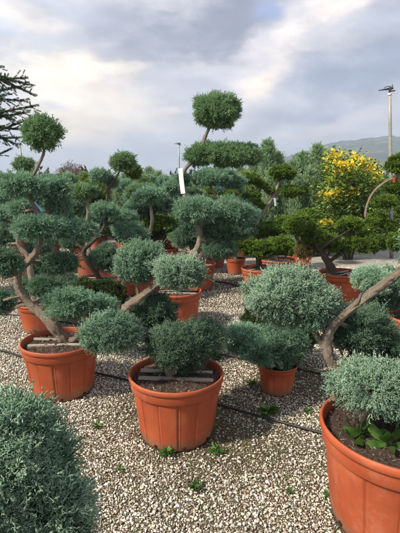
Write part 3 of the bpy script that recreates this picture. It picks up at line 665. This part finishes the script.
plant_tag(38.5, 206.5, 2.98, 1.6, 11, -.6, M['tagb'], 'blue tag on the trunk below the left tree\'s upper cushion')
plant_tag(394, 180, 5.1, 2.4, 5, .1, M['tagr'], 'small red tag in the green cypress at the right edge')

# ------------------------------------------------------------------ ground, path, hills
def sheet(name, xs, ys, zf, mat):
    X, Y_ = np.meshgrid(xs, ys); Z = zf(X, Y_); V = np.stack([X, Y_, Z], -1).reshape(-1, 3); nx = len(xs)
    i, j = np.meshgrid(np.arange(len(ys) - 1), np.arange(nx - 1), indexing='ij')
    Q = np.stack([i * nx + j, i * nx + j + 1, (i + 1) * nx + j + 1, (i + 1) * nx + j], -1).reshape(-1, 4)
    return mesh_np(name, V, Q, mat, smooth=True)
struct('ground', sheet('ground', np.linspace(-1450, 1450, 8), np.concatenate([[-40, 0, 40], np.linspace(200, 1190, 6)]), lambda x, y: 0 * x, M['ground']))
struct('path', sheet('path', np.linspace(-14, 22, 30), np.linspace(0, 1, 6), lambda x, y: 0 * x + .006, M['path']))
pth = bpy.data.objects['path']
co = np.empty(len(pth.data.vertices) * 3); pth.data.vertices.foreach_get('co', co); co = co.reshape(-1, 3)
co[:, 1] = 7.9 + (co[:, 1]) * 4.6 - .10 * co[:, 0] + .25 * np.sin(co[:, 0] * 1.3) * (1 - co[:, 1] * 0.4); pth.data.vertices.foreach_set('co', co.ravel()); pth.data.update()
rh = np.random.default_rng(3)
def ridge(az):                                # elevation of the skyline in degrees against azimuth in degrees
    return np.interp(az, [-60, -35, -20, -8, 0, 5, 9, 13, 17, 21, 24, 27, 40, 60], [1.2, 1.4, 1.2, 1.5, 2.1, 2.8, 3.9, 5.0, 5.9, 6.5, 6.7, 6.6, 5.5, 3.])
azs = np.linspace(-60, 60, 481); rows = 30; V = []
jag = sum(np.sin(np.radians(azs) * f + p) * a for f, p, a in [(23, 1, .14), (61, 2, .06), (140, .5, .045), (310, 4, .03), (700, 1, .02)])
for r in range(rows + 1):
    t = r / rows; dist = 300 + 480 * t
    hgt = 780 * np.tan(np.radians(ridge(azs) + jag)) * t ** 1.15
    nz_ = sum(np.sin(np.radians(azs) * f + t * g + p) * a for f, g, p, a in [(37, 5, 1, 7), (83, 9, 2, 4), (170, 17, 3, 2)]) * math.sin(math.pi * t) * .35
    V.append(np.stack([np.sin(np.radians(azs)) * dist, np.cos(np.radians(azs)) * dist, hgt + nz_ - 1], -1))
for k in (1, 2): V.append(np.stack([np.sin(np.radians(azs)) * (780 + 120 * k), np.cos(np.radians(azs)) * (780 + 120 * k), V[rows][:, 2] * (1 - .5 * k) - 2], -1))
V = np.concatenate(V); nx = len(azs); i, j = np.meshgrid(np.arange(rows + 2), np.arange(nx - 1), indexing='ij')
struct('hills', mesh_np('hills', V, np.stack([i * nx + j, i * nx + j + 1, (i + 1) * nx + j + 1, (i + 1) * nx + j], -1).reshape(-1, 4), M['hill'], smooth=True))

# ------------------------------------------------------------------ gravel as real stones
POTS = [(o.location.x, o.location.y, max(c.dimensions.x for c in o.children if c.name.startswith('pot')) * .40 + .02) for o in bpy.data.objects if o.get('category', '').startswith('potted')]
def stone_templates(rng, sub=1, n=7):
    out = []
    for _ in range(n):
        V, T = ICO[sub]
        for _k in range(9):                      # chop facets off a pebble so it reads as crushed stone
            a = unit(rng.normal(size=3)); h = rng.uniform(.30, .62); dd = V @ a; V = V - np.outer(np.maximum(dd - h, 0), a)
        V = V * (1 + rng.normal(size=(len(V), 1)) * .06) * np.array([1.1, rng.uniform(.6, .95), rng.uniform(.55, .8)]) * .70
        out.append((V, T, np.zeros(len(V))))
    return out
mossn = lumps(np.random.default_rng(8), 10, (.9, 2.8))
def stones(name, y0, y1, spacing, smin, smax, seed, margin=.35):
    rng = np.random.default_rng(seed); xw = .5 * y1 + margin
    nx, ny = int(2 * xw / spacing), int((y1 - y0) / spacing); X, Y_ = np.meshgrid(np.arange(nx), np.arange(ny))
    X = -xw + (X.ravel() + rng.random(nx * ny)) * spacing; Y_ = y0 + (Y_.ravel() + rng.random(nx * ny)) * spacing
    ok = np.abs(X) < .5 * Y_ + margin
    for (a, b, c) in POTS: ok &= (X - a) ** 2 + (Y_ - b) ** 2 > (c - .03) ** 2
    P0 = np.stack([X, Y_, 0 * X], 1); mv = mossn(P0 * 1.0) + .5 * mossn(P0 * 3.1 + 4)
    ok &= rng.random(len(X)) > np.clip(.18 + (mv - .10) * 1.0, .12, .70)
    X, Y_, mv = X[ok], Y_[ok], mv[ok]; n = len(X); sz = smin + (smax - smin) * rng.random(n) ** 2.2
    P = np.stack([X, Y_, sz * .18 + rng.random(n) * .004], 1); Dn = np.array([0, 0, 1.]) + rng.normal(size=(n, 3)) * .28
    tint = np.clip(rng.beta(1.5, 1.25, n) - .16 * np.clip(mv, -.5, 1), 0, 1)
    V, T, t = scatter(stone_templates(rng), P, Dn, sz, tint, rng, 0.)
    o = obj(name, mesh_np(name, V, T, M['stone'], t, smooth=False)); o['kind'] = 'stuff'; return o
stones('gravel', .9, 3.2, .0105, .0065, .0215, 1)
stones('gravel', 3.2, 5.4, .0150, .009, .023, 2)
stones('gravel', 5.4, 8.4, .024, .014, .030, 3)

stones('fine_gravel', .95, 4.0, .0105, .003, .0075, 4)
# moss tufts between the stones
def moss():
    rng = np.random.default_rng(21); n = 46000; Y_ = 1.1 + 5.5 * rng.random(n) ** 1.2; X = (rng.random(n) - .5) * 2 * (.5 * Y_ + .2)
    P0 = np.stack([X, Y_, 0 * X], 1); mv = mossn(P0) + .5 * mossn(P0 * 3.1 + 4); ok = (mv + rng.normal(size=n) * .2) > .22; P = P0[ok]; P[:, 2] = .008; n = len(P)
    Dn = np.array([0, 0, 1.]) + rng.normal(size=(n, 3)) * .4
    V, T, t = scatter(TEMP['g1'], P, Dn, rng.uniform(.006, .016, n), rng.random(n) * .8, rng, .3)
    m = leaf_mat('moss', (.04, .045, .012), (.09, .10, .025), (.17, .19, .05)); o = obj('moss', mesh_np('moss', V, T, m, t)); o['kind'] = 'stuff'
moss()
def litter():
    rng = np.random.default_rng(22); n = 1500; Y_ = 1.2 + 5 * rng.random(n); X = (rng.random(n) - .5) * 2 * (.5 * Y_ + .2); P = np.stack([X, Y_, .012 + rng.random(n) * .006], 1)
    chip = np.array([[-.5, -.12, 0], [.5, -.1, .03], [.42, .12, 0], [-.45, .14, -.03], [0, 0, .1]]); CT = np.array([(0, 1, 4), (1, 2, 4), (2, 3, 4), (3, 0, 4)])
    V, T, t = scatter([(chip, CT, np.zeros(5))], P, np.array([0, 0, 1.]) + rng.normal(size=(n, 3)) * .3, rng.uniform(.008, .03, n), rng.random(n) * .8, rng, 0)
    o = obj('plant_debris', mesh_np('plant_debris', V, T, M['chips'], t)); o['kind'] = 'stuff'
litter()

# ------------------------------------------------------------------ hoses
def hose(pts, r, label, seed=0, extra=.0):
    P = [tuple(ground(x, y, r + .012) if not isinstance(x, tuple) else x) for x, y in pts]
    rng = np.random.default_rng(seed)
    me = tube_mesh('irrigation_hose', P, [r] * len(P), M['hose'], seed, 12, .0, .05)
    return tag(obj('irrigation_hose', me), label, 'hose', 'irrigation hoses')
hose([(-60, 338), (0, 350), (20, 356), (55, 366), (92, 372), (128, 380), (170, 391), (214, 403), (245, 412), (285, 423), (325, 434), (380, 450), (460, 470)], .0085, 'black hose snaking over the gravel behind the two front pots')
hose([(150, 268), (185, 274), (215, 281), (228, 283), (245, 288), (270, 296), (310, 305), (350, 308), (400, 310), (450, 312)], .014, 'black hose beside the pots right of centre, farther row')
hose([(-30, 311), (0, 314), (30, 316), (80, 325), (150, 342), (230, 356), (300, 369), (325, 375), (360, 384), (430, 400)], .008, 'black hose passing behind the small low juniper pot')

# ------------------------------------------------------------------ weeds
def leaf_tpl(rng, serr=False, wd=.34):
    n = 7; V = []; T = []
    for i in range(n):
        t = i / (n - 1); wv = wd * math.sin(math.pi * min(1, t * .93 + .05)) ** .8 * (1 + (.25 * (-1) ** i if serr else 0)); zc = .25 * math.sin(t * 2.2)
        V += [[-wv * .5, zc + .04, t], [0, zc, t], [wv * .5, zc + .04, t]]
    for i in range(n - 1):
        for k in (0, 1): a = i * 3 + k; T += [(a, a + 1, a + 4), (a, a + 4, a + 3)]
    V = np.array(V); return V, np.array(T), np.clip(V[:, 2] * .7, 0, 1)
def weed(px, py, size, label, seed, n=22, name='weed', z=.01, upz=.5, Y=None, wd=.34, serr=True):
    rng = np.random.default_rng(seed); p = ground(px, py, z) if Y is None else at(px, py, Y)
    q = rng.uniform(0, 6.28, n); t = rng.random(n)
    D = np.stack([np.cos(q), np.sin(q), upz * (.3 + 1.6 * t)], 1); P = np.stack([np.cos(q) * .08, np.sin(q) * .08, .02 + t * .45], 1) * size * .5
    V, T, tt = scatter([leaf_tpl(rng, serr, wd) for _ in range(3)], P, D, size * rng.uniform(.35, .65, n), rng.random(n), rng, .3)
    root = thing(name, label, 'weed', p); obj('leaves', mesh_np('leaves', V, T, M['weed'], tt), root)
    obj('stem', tube_mesh('stem', [(0, 0, -.01), (0, .003, size * .15), (.004, 0, size * .32)], [.003, .0025, .0015], M['weed'], 1, 6, 0, .02), root); return root
weed(167, 455, .085, 'small bright green weed at the foot of the centre front pot', 1, 34)
weed(195, 488, .075, 'small bright weed alone on the gravel, nearest of the weeds', 2, 34)
weed(216, 452, .085, 'darker flat weed on the gravel right of the centre front pot', 3, 24, upz=.25)
weed(269, 414, .13, 'weed growing along the black hose below the small pot', 4, 44, upz=.35)
weed(290, 493, .05, 'tiny weed sprig on the open gravel, between the front pots', 5, 14)
weed(328, 497, .06, 'tiny weed beside the big right front pot', 6, 16)
weed(98, 427, .07, 'low weed between the corner bush and the centre front pot', 7, 16, upz=.3)
weed(252, 385, .10, 'thin green weed left of the small pot', 8, 22, upz=.3)
weed(215, 358, .13, 'green weed patch just behind the centre front pot rim', 9, 34, upz=.4)
weed(36, 333, .12, 'weed sprouting behind the left front pot', 10, 24, upz=.6)
weed(307, 413, .07, 'faint weed right of the weed on the hose', 11, 14, upz=.3)
weed(120, 470, .05, 'tiny weed beside the corner bush', 12, 12, upz=.3)
# broad-leaved weeds inside the right pot
for k, (px, py, sz, sd_, lb) in enumerate([(360, 438, .16, 31, 'broad-leaved weed growing in the big right pot'), (388, 448, .18, 32, 'second broad-leaved weed in the big right pot, cut by the frame edge')]):
    wr = weed(px, py, sz, lb, sd_, 13, z=.455, upz=.55, wd=.42, serr=False)

# ------------------------------------------------------------------ columnar conifers behind
def column_proto(seed, h, r, mat, label):
    rng = np.random.default_rng(seed); root = thing('columnar_cypress', label, 'columnar tree', (0, -50, 0))
    n = int(4800 * h * r / .8); z = h * rng.random(n) ** .9; q = rng.uniform(0, 6.28, n); lf = lumps(rng, 10, (1.5, 5))
    prof = np.interp(z / h, [0, .08, .35, .7, .9, 1], [.6, .9, 1, .74, .42, .12]); d3 = np.stack([np.cos(q), np.sin(q), z * 2.2], 1)
    rr = r * prof * (1 + .36 * lf(d3)) * (1 - np.abs(rng.normal(size=n)) * .15)
    P = np.stack([np.cos(q) * rr, np.sin(q) * rr, z * .95 + .05], 1)
    D = np.stack([np.cos(q) * .2, np.sin(q) * .2, np.ones(n)], 1) + rng.normal(size=(n, 3)) * .10
    V, T, t = scatter(TEMP['col'], P, D, rng.uniform(.13, .28, n), np.clip(.5 + .3 * lf(d3 * 1.7) + rng.normal(size=n) * .15, 0, 1), rng, .3)
    iv, it = ICO[2]; zc = iv[:, 2] * .5 + .5; pc = np.interp(zc, [0, .08, .35, .7, .9, 1], [.5, .8, .95, .66, .28, 0.02]) / np.maximum(np.sqrt(1 - (2 * zc - 1) ** 2), .25)
    C = np.stack([iv[:, 0] * r * pc * .62, iv[:, 1] * r * pc * .62, zc * h * .9 + .05], 1)
    mi = np.concatenate([np.zeros(len(T), int), np.ones(len(it), int)])
    obj('crown', mesh_np('crown', np.concatenate([V, C]), np.concatenate([T, it + len(V)]), [M[mat], M['inner']], np.concatenate([t, np.zeros(len(C))]), midx=mi), root)
    obj('trunk', tube_mesh('trunk', [(0, 0, -.02), (.01, 0, h * .3), (0, 0, h * .8)], [.035, .03, .012], M['barkd'], seed, 8, .1, .1), root)
    return root
cp = [column_proto(61, 2.3, .19, 'column', ''), column_proto(62, 2.2, .155, 'column', ''), column_proto(63, 2.4, .42, 'columnd', ''), column_proto(64, 2.0, .33, 'columnd', '')]
rr_ = random.Random(4); used = set()
def column(px, py_top, Y, k, label, group='columnar cypresses behind the potted trees'):
    top = at(px, py_top, Y); src = cp[k]; h0 = [2.3, 2.2, 2.4, 2.0][k]; s = top.z / h0 * 1.07; loc = (top.x, Y, 0); rz = rr_.uniform(0, 6)
    if k not in used:
        used.add(k); src.location = loc; src.rotation_euler = (0, 0, rz); src.scale = (s,) * 3; src['label'] = label; src['group'] = group; return src
    return copy_thing(src, loc, rz, s, label, group)
column(268, 153, 10.5, 0, 'tall pale columnar cypress right of the tallest juniper, sharp tip on the skyline')
column(277, 164, 10.8, 1, 'slim columnar cypress just behind the green ball')
column(246, 182, 10.2, 3, 'short column cypress behind the centre tree\'s right side')
rowlab = 'pale feathery column cypress in the row right of the green ball'
for px, py, Y, k in [(293, 172, 10.4, 1), (303, 164, 10.6, 0), (317, 158, 10.4, 1), (328, 163, 10.9, 0), (309, 178, 9.8, 1), (337, 172, 11.2, 1), (286, 182, 10, 0), (271, 180, 9.9, 1), (297, 184, 9.6, 0), (322, 176, 9.8, 0), (254, 172, 11, 1), (333, 178, 10, 0), (281, 174, 11, 0), (341, 182, 10.6, 1), (312, 168, 11.2, 0), (298, 166, 11.2, 1), (240, 176, 11.4, 1)]:
    column(px, py, Y, k, rowlab, 'row of pale column cypresses')
farlab = 'dull green column cypress in the back row behind the left and middle junipers'
for i in range(26):
    px = -30 + i * 11.2 + rr_.uniform(-3, 3)
    if 185 < px < 200 : continue
    column(px, 184 + rr_.uniform(-6, 5) - (6 if 143 < px < 165 else 0), 12.5 + rr_.uniform(-1, 1.5), rr_.choice([0, 1, 2, 3]), farlab, 'back row of column cypresses')
lab3 = 'column cypress behind the yellow flowering shrub'
for px, py, Y in [(350, 186, 12.5), (362, 190, 12.8), (376, 184, 13), (390, 188, 12.6), (405, 186, 12.8), (420, 182, 12.4)]:
    column(px, py, Y, 2 if px % 4 else 3, lab3, 'column cypresses behind the yellow shrub')

# ------------------------------------------------------------------ generic cloud-pruned junipers filling the rows behind
def generic(seed, mat, kind, name, cat):
    rng = random.Random(seed); root = thing(name, '', cat, (0, -60, 0)); add_pot(root, .56, .40, seed, False, bool(seed % 2), False)
    pts = [(0, 0, .34)]; x = y = 0; z = .34
    for k in range(7):
        x += rng.uniform(-.17, .17); y += rng.uniform(-.12, .12); z += .22; pts.append((x, y, z))
    t = obj('trunk', tube_mesh('trunk', pts, [.035, .033, .03, .028, .025, .02, .016, .012], M['barkd'], seed, 8, .14, .05), root)
    obj('foliage_pad', pad_mesh('foliage_pad', .20, .19, .15, mat, seed * 7, 2, kind), root, pts[-1])
    for k in range(1, 7):
        for s in range(2):
            a = rng.uniform(0, 6.28); r = rng.uniform(.18, .42) * (1 - k * .07); p = Vector(pts[k]); c = p + Vector((math.cos(a) * r, math.sin(a) * r, rng.uniform(0, .08)))
            obj('branch', tube_mesh('branch', [tuple(p), tuple((p + c) / 2 + Vector((0, 0, -.03))), tuple(c)], [.016, .013, .009], M['barkd'], seed + k, 6, .1, .06), t)
            obj('foliage_pad', pad_mesh('foliage_pad', rng.uniform(.2, .3), rng.uniform(.18, .26), rng.uniform(.10, .15), mat, seed * 7 + k * 2 + s, 2, kind), root, tuple(c))
    return root
gp = [generic(71, 'blue', 'j', 'potted_juniper', 'potted juniper'), generic(72, 'blue', 'j', 'potted_juniper', 'potted juniper'), generic(73, 'green', 'g', 'potted_cypress', 'potted cypress'), generic(74, 'fresh', 'j', 'potted_juniper', 'potted juniper'), generic(75, 'teal', 'j', 'potted_juniper', 'potted juniper')]
usedg = set()
def place(px, Y, k, s, label, group):
    p = at(px, 266, Y); loc = (p.x, Y, 0); rz = rr_.uniform(0, 6.28)
    if k not in usedg:
        usedg.add(k); o = gp[k]; o.location = loc; o.rotation_euler = (0, 0, rz); o.scale = (s,) * 3; o['label'] = label; o['group'] = group; return o
    return copy_thing(gp[k], loc, rz, s, label, group)
for px, Y, k, s, lb in [(-40, 6.2, 4, 0.9, 'blue-green juniper at the left edge behind the far left trunk'),
    (44, 8.8, 0, 0.95, "blue-green juniper right behind the left tree's upper double cushion"),
    (-5, 8.8, 1, 0.95, 'blue-green juniper at the left edge, in the row under the spruce branches'),
    (50, 9.3, 2, 0.95, "green cypress just right of the left tree's bare upper stem, second row back"),
    (80, 10, 3, 0.95, 'fresh green juniper below the leafless far-off tree'),
    (128, 9.6, 0, 0.95, 'blue-green juniper on the skyline just right of the two small top balls'),
    (150, 8.9, 3, 0.92, 'fresh green juniper midway between the two-balled juniper and the white tag'),
    (170, 10.3, 1, 0.95, 'blue-green juniper below the distant thin sprinkler pole, far row'),
    (195, 9.3, 0, 0.95, 'blue-green juniper directly behind the trunk of the tallest juniper'),
    (215, 8.4, 2, 0.8, 'green cypress peeping out under the blue-tagged leaning stem'),
    (235, 9.6, 4, 0.9, "deep green juniper behind the right end of the tallest tree's lower cushions"),
    (20, 10.6, 0, 1.0, "blue-green juniper in the far row behind the left tree's top ball stem"),
    (100, 11, 2, 0.9, "green cypress in the far row left of the two-balled juniper's stem"),
    (140, 11.2, 1, 1.0, 'blue-green juniper in the far row under the small low cloud, middle left'),
    (-30, 10, 2, 1.0, 'green cypress in the far row, cut off by the left edge'),
    (182, 7.9, 3, 0.85, "fresh green juniper just left of the tallest juniper's trunk, below its white tag"),
    (70, 11.6, 1, 1, 'blue-green juniper in the farthest row at the foot of the leafless tree'),
    (250, 10.4, 2, 0.85, 'green cypress left of the crossing bare stem, in the row behind'),
    (205, 11, 3, 0.92, 'fresh green juniper in the farthest row behind the blue-tagged stem')]:
    place(px, Y, k, s, lb, 'rows of cloud-pruned trees behind')
for px, Y, k, s, lb in [(330, 11.6, 2, .72, 'low green cypress left of the yellow shrub, across the path'), (365, 11.8, 2, .7, 'low green cypress behind the right half of the yellow shrub'), (395, 11.2, 2, .72, 'low green cypress beside the tall pale sprinkler pole'),
    (420, 11, 2, .7, 'low green cypress beyond the path, cut by the right edge'), (300, 11.5, 4, .6, 'low blue-green juniper under the pale column cypresses, nearer the yellow shrub'), (280, 11.2, 4, .72, 'low blue-green juniper under the pale column cypresses, nearer the green ball')]:
    place(px, Y, k, s, lb, 'low trees beyond the path')

# ------------------------------------------------------------------ yellow flowering shrub
def yellow_shrub():
    Y = 9.3; base = at(348, 266, Y); base.z = 0; rng = np.random.default_rng(90)
    root = thing('flowering_shrub', 'tall leafy shrub covered in bright yellow flower clusters, before the hill', 'flowering shrub', base)
    tops = [(338, 158), (332, 158), (352, 160), (357, 165), (364, 164), (371, 169), (345, 170), (330, 172), (340, 176), (350, 180), (328, 192), (322, 186), (326, 197), (358, 190), (376, 178), (366, 176), (344, 185), (335, 200), (352, 197), (368, 192), (338, 168), (362, 172), (330, 165), (343, 162), (349, 171), (325, 205), (372, 186)]
    stems = []; LP, LD, FP = [], [], []
    for i, (px, py) in enumerate(tops + [(x + rng.normal() * 7, y + 16 + rng.random() * 26) for x, y in tops] * 2):
        t = np.array(at(px, py, Y + rng.uniform(-.45, .45)) - base); b = np.array([t[0] * .15, t[1] * .15, 0]); m = b * .4 + t * .6 + np.array([0, 0, .05])
        if i < len(tops): stems.append((tuple(b), tuple(m), tuple(t)))
        n = 110; LP.append(t + rng.normal(size=(n, 3)) * [.13, .13, .12] - [0, 0, .06]); q = rng.uniform(0, 6.28, n); LD.append(np.stack([np.cos(q), np.sin(q), rng.uniform(-.3, .8, n)], 1))
        if i < len(tops) and i % 4 != 3 or rng.random() < .16: FP.append(t + rng.normal(size=(46, 3)) * [.07, .07, .055] + [0, -.04, .06])
    P = np.concatenate(LP); D = np.concatenate(LD); n = len(P)
    V, T, t = scatter([leaf_tpl(rng, False, .42) for _ in range(3)], P, D, rng.uniform(.05, .10, n), rng.random(n), rng, .2)
    obj('leaves', mesh_np('leaves', V, T, M['shrub'], t), root)
    P = np.concatenate(FP); n = len(P)
    V, T, t = scatter([leaf_tpl(rng, False, .8) for _ in range(3)], P, rng.normal(size=(n, 3)) + [0, 0, .8], rng.uniform(.04, .075, n), rng.random(n), rng, .2)
    obj('flowers', mesh_np('flowers', V, T, M['flower'], t), root)
    for s in stems[:16]: obj('stem', tube_mesh('stem', s, [.02, .013, .006], M['barkd'], 1, 6, .1, .1), root)
yellow_shrub()

# ------------------------------------------------------------------ bare tree far left
def bare_tree():
    Y = 34; base = at(77, 266, Y); base.z = 0; root = thing('bare_tree', 'leafless grey-brown tree far off on the left skyline', 'tree', base)
    rng = random.Random(9); h = at(77, 161, Y).z; segs = []
    G = Geo()
    def grow(p, d, l, r, dep):
        q = p + d * l; a = d.cross(Vector((.3, .5, .8))).normalized(); b = d.cross(a)
        ring = lambda c, rad: [c + (a * math.cos(t) + b * math.sin(t)) * rad for t in (0, 1.57, 3.14, 4.71)]
        V = ring(p, r) + ring(q, r * .7); T = []
        for k in range(4): T += [(k, (k + 1) % 4, 4 + (k + 1) % 4), (k, 4 + (k + 1) % 4, 4 + k)]
        G.add([tuple(v) for v in V], T, .5)
        if dep == 0: return
        for _ in range(3 if dep > 1 else 4):
            nd = (d + Vector((rng.gauss(0, .42), rng.gauss(0, .42), rng.gauss(.08, .25)))).normalized(); grow(q, nd, l * rng.uniform(.62, .82), r * .62, dep - 1)
    tr = tube_mesh('trunk', [(0, 0, -.05), (.05, 0, 1), (0, 0, h * .42)], [.16, .13, .1], M['barkd'], 3, 8, .1, .2); obj('trunk', tr, root)
    for k in range(5): grow(Vector((0, 0, h * .36 + k * .12)), Vector((math.cos(k * 1.3) * .5, math.sin(k * 1.3) * .5, 1)).normalized(), h * .17, .055, 5)
    me = mesh_np('crown', np.concatenate(G.V), np.concatenate(G.T), Mat('bare_twigs').set(Base_Color=(.20, .16, .14), Roughness=.9).m); obj('crown', me, root)
bare_tree()

# ------------------------------------------------------------------ spruce reaching in from the upper left
def spruce():
    Y = 5.4; base = at(-62, 266, Y); base.z = 0; root = thing('spruce_tree', 'dark spruce whose ragged branches reach in at the upper left', 'tree', base)
    rng = np.random.default_rng(44)
    H = 4.6; tr = obj('trunk', tube_mesh('trunk', [(0, 0, -.02), (.03, 0, 1.5), (0, .02, 3), (0, 0, H)], [.09, .075, .05, .01], M['barkd'], 4, 10, .12, .08), root)
    needle = Geo()
    for i in range(110):
        z = (i + .5) / 110; q = i * 2.4; d = np.array([math.cos(q) * .9, math.sin(q) * .9, .55]); spike(needle, np.array([0, 0, z]), d, .22, .05, 1, rng, .3, 1)
    tw = (np.concatenate(needle.V), np.concatenate(needle.T), np.concatenate(needle.t))
    targets = [(29, 93, 0), (25, 84, .1), (20, 78, -.1), (31, 106, -.1), (30, 119, 0), (26, 130, .05), (14, 88, .1), (20, 100, .2), (22, 113, .1), (10, 142, 0), (-4, 66, 0), (3, 80, .1), (4, 152, .05), (8, 118, -.1), (16, 138, -.05), (2, 96, 0)]
    tg = [np.array(at(a, b, Y + c) - base) for a, b, c in targets]; NT = len(tg)
    for k in range(30):
        q = rng.uniform(.9, 5.9); z = rng.uniform(.9, 4.2); r = 1.25 * (1 - z / 5.2) + .1; tg.append(np.array([math.cos(q) * r, math.sin(q) * r, z - .05 + rng.normal() * .1]))
    for t in tg:
        L_ = np.linalg.norm(t[:2]); s = np.array([0, 0, max(.5, t[2] - L_ * rng.uniform(-.45, .45))]); pts = [s, s * .5 + t * .5 + [0, rng.normal() * .05, rng.uniform(-.08, .10)], t]
        br = obj('branch', tube_mesh('branch', [tuple(p) for p in pts], [.016, .010, .004], M['barkd'], 1, 6, .1, .08), root)
        C, _ = crom(pts, [1, 1, 1], .075); C = C[int(len(C) * .12):]; n = len(C); dr = unit(t - s); sd_ = unit(np.cross(dr, [0, 0, 1.]))
        P, D = [C], [np.broadcast_to(dr, C.shape)]; Sx = [np.full(n, .10)]
        for sg in (-1, 1):
            k = np.arange(n); ln = .20 * (1 - .6 * k / n) + .05
            d2 = unit(dr * .7 + sd_ * sg * .6 + rng.normal(size=(n, 3)) * .38 + [0, 0, -.05])
            for m_ in range(2): P.append(C + d2 * (ln * m_ / 2)[:, None]); D.append(unit(d2 + rng.normal(size=(n, 3)) * .12)); Sx.append(ln / 2.4)
        P = np.concatenate(P); D = np.concatenate(D); Sx = np.concatenate(Sx)
        V, T, tt = scatter([tw], P, D, Sx, rng.random(len(P)), rng, .3); obj('needles', mesh_np('needles', V, T, M['spruce'], tt), br)
spruce()

# ------------------------------------------------------------------ sprinkler poles
def cyl(name, p0, p1, r0, r1, mat, seg=20): return tube_mesh(name, [p0, tuple((np.array(p0) + np.array(p1)) / 2), p1], [r0, (r0 + r1) / 2, r1], mat, 0, seg, 0., .5)
def sprinkler_pole(px, py_top, Y, r, label, lean=0., rz=0., s=.44, bx=None):
    top = at(px, py_top, Y); base = Vector((top.x, Y, 0))
    if bx: base.x = at(bx, 258, Y).x; lean = math.atan2(top.x - base.x, top.z)
    root = thing('sprinkler_pole', label, 'sprinkler pole', base, 'irrigation sprinkler poles'); root.rotation_euler = (0, lean, rz)
    h = top.z - .42 * s
    obj('pole', cyl('pole', (0, 0, -.02), (0, 0, h), r, r * .92, M['steel']), root); obj('lower_sleeve', cyl('lower_sleeve', (0, 0, .0), (0, 0, 1.2), r * 1.12, r * 1.12, M['steeld']), root)
    obj('collar', cyl('collar', (0, 0, h - .03), (0, 0, h + .01), r * 1.15, r * 1.15, M['tagw']), root)
    hd = obj('sprinkler_head', cyl('sprinkler_head', (0, 0, h + .03), (0, 0, h + .24 * s), r * .6, r * .75, M['gun']), root)
    V, T = ICO[2]; obj('gun_body', mesh_np('gun_body', V * np.array([.15, .07, .075]) * s, T, M['gun'], smooth=True), hd, (.02, 0, h + .25 * s))
    obj('barrel', cyl('barrel', (-.04 * s, 0, h + .24 * s), (-.48 * s, 0, h + .22 * s), .055 * s, .022 * s, M['gun']), hd)
    obj('nozzle', cyl('nozzle', (-.47 * s, 0, h + .22 * s), (-.54 * s, 0, h + .215 * s), .028 * s, .020 * s, M['gun']), hd)
    obj('drive_arm', cyl('drive_arm', (.05, 0, h + .25 * s), (.06, 0, h + .42 * s), .04 * s, .025 * s, M['gun']), hd)
    obj('counterweight', cyl('counterweight', (.06 * s, 0, h + .12 * s), (.26 * s, 0, h + .13 * s), .035 * s, .03 * s, M['gun']), hd)
    obj('swing_arm', tube_mesh('swing_arm', [(.04 * s, 0, h + .34 * s), (-.1 * s, 0, h + .36 * s), (-.26 * s, 0, h + .31 * s)], [.02 * s, .016 * s, .02 * s], M['gun'], 0, 8, 0, .05), hd)
sprinkler_pole(389.5, 84, 9.5, .037, 'tall pale pole with black sprinkler gun at the right edge', bx=391.5)
sprinkler_pole(179, 142, 20, .035, 'distant thin sprinkler pole left of the tallest juniper', rz=.4)
sprinkler_pole(24, 142, 19, .04, 'distant sprinkler pole behind the left tree\'s top ball', lean=-.05, rz=.2)

# ------------------------------------------------------------------ grey planter by the path
def planter():
    p = at(383.5, 242, 11.8); p.z = 0; root = thing('concrete_planter', 'small pale concrete planter far off by the right pole', 'planter', p)
    th = np.linspace(0, 2 * math.pi, 32, endpoint=False); A = [(.1, .0), (.13, .005), (.165, .28), (.20, .29), (.205, .36), (.18, .36), (.165, .28), (.02, .27)]
    V = np.array([[math.cos(t) * r, math.sin(t) * r, z] for r, z in A for t in th]); i, j = np.meshgrid(np.arange(len(A) - 1), np.arange(32), indexing='ij'); j2 = (j + 1) % 32
    obj('bowl', mesh_np('bowl', V, np.stack([i * 32 + j, i * 32 + j2, (i + 1) * 32 + j2, (i + 1) * 32 + j], -1).reshape(-1, 4), M['concrete'], smooth=True), root)
    obj('soil', mesh_np('soil', np.concatenate([V[-32 * 2:-32] * [.98, .98, 1.0], [[0, 0, .29]]]), np.array([(k, (k + 1) % 32, 32) for k in range(32)]), M['soil']), root)
planter()

# ------------------------------------------------------------------ far wood beyond the nursery
def far_wood():
    rng = np.random.default_rng(77); n = 9000; az = np.radians(rng.uniform(-40, 40, n)); dist = rng.uniform(45, 110, n); hh = rng.uniform(1, 3.6, n)
    P = np.stack([np.sin(az) * dist, np.cos(az) * dist, hh * rng.random(n)], 1)
    V, T, t = scatter(TEMP['g1'], P, np.array([0, 0, .8]) + rng.normal(size=(n, 3)) * .5, rng.uniform(1.0, 2.0, n), rng.random(n), rng, .3)
    o = obj('far_wood', mesh_np('far_wood', V, T, M['wood'], t)); o['kind'] = 'stuff'
far_wood()

# ------------------------------------------------------------------ haze
hz = Mat('haze'); hz.n.remove(hz.b)
pv = hz.add('ShaderNodeVolumePrincipled', {'Color': (.66, .80, 1, 1), 'Density': .0011, 'Anisotropy': .2}); hz.l.new(pv.outputs[0], hz.out.inputs['Volume'])
import bmesh
bm = bmesh.new(); bmesh.ops.create_cube(bm, size=1); bmesh.ops.scale(bm, vec=(3000, 1300, 104), verts=bm.verts); bmesh.ops.translate(bm, vec=(0, 560, 50), verts=bm.verts)
me = bpy.data.meshes.new('haze'); bm.to_mesh(me); bm.free(); me.materials.append(hz.m)
o = obj('haze', me); o['kind'] = 'stuff'
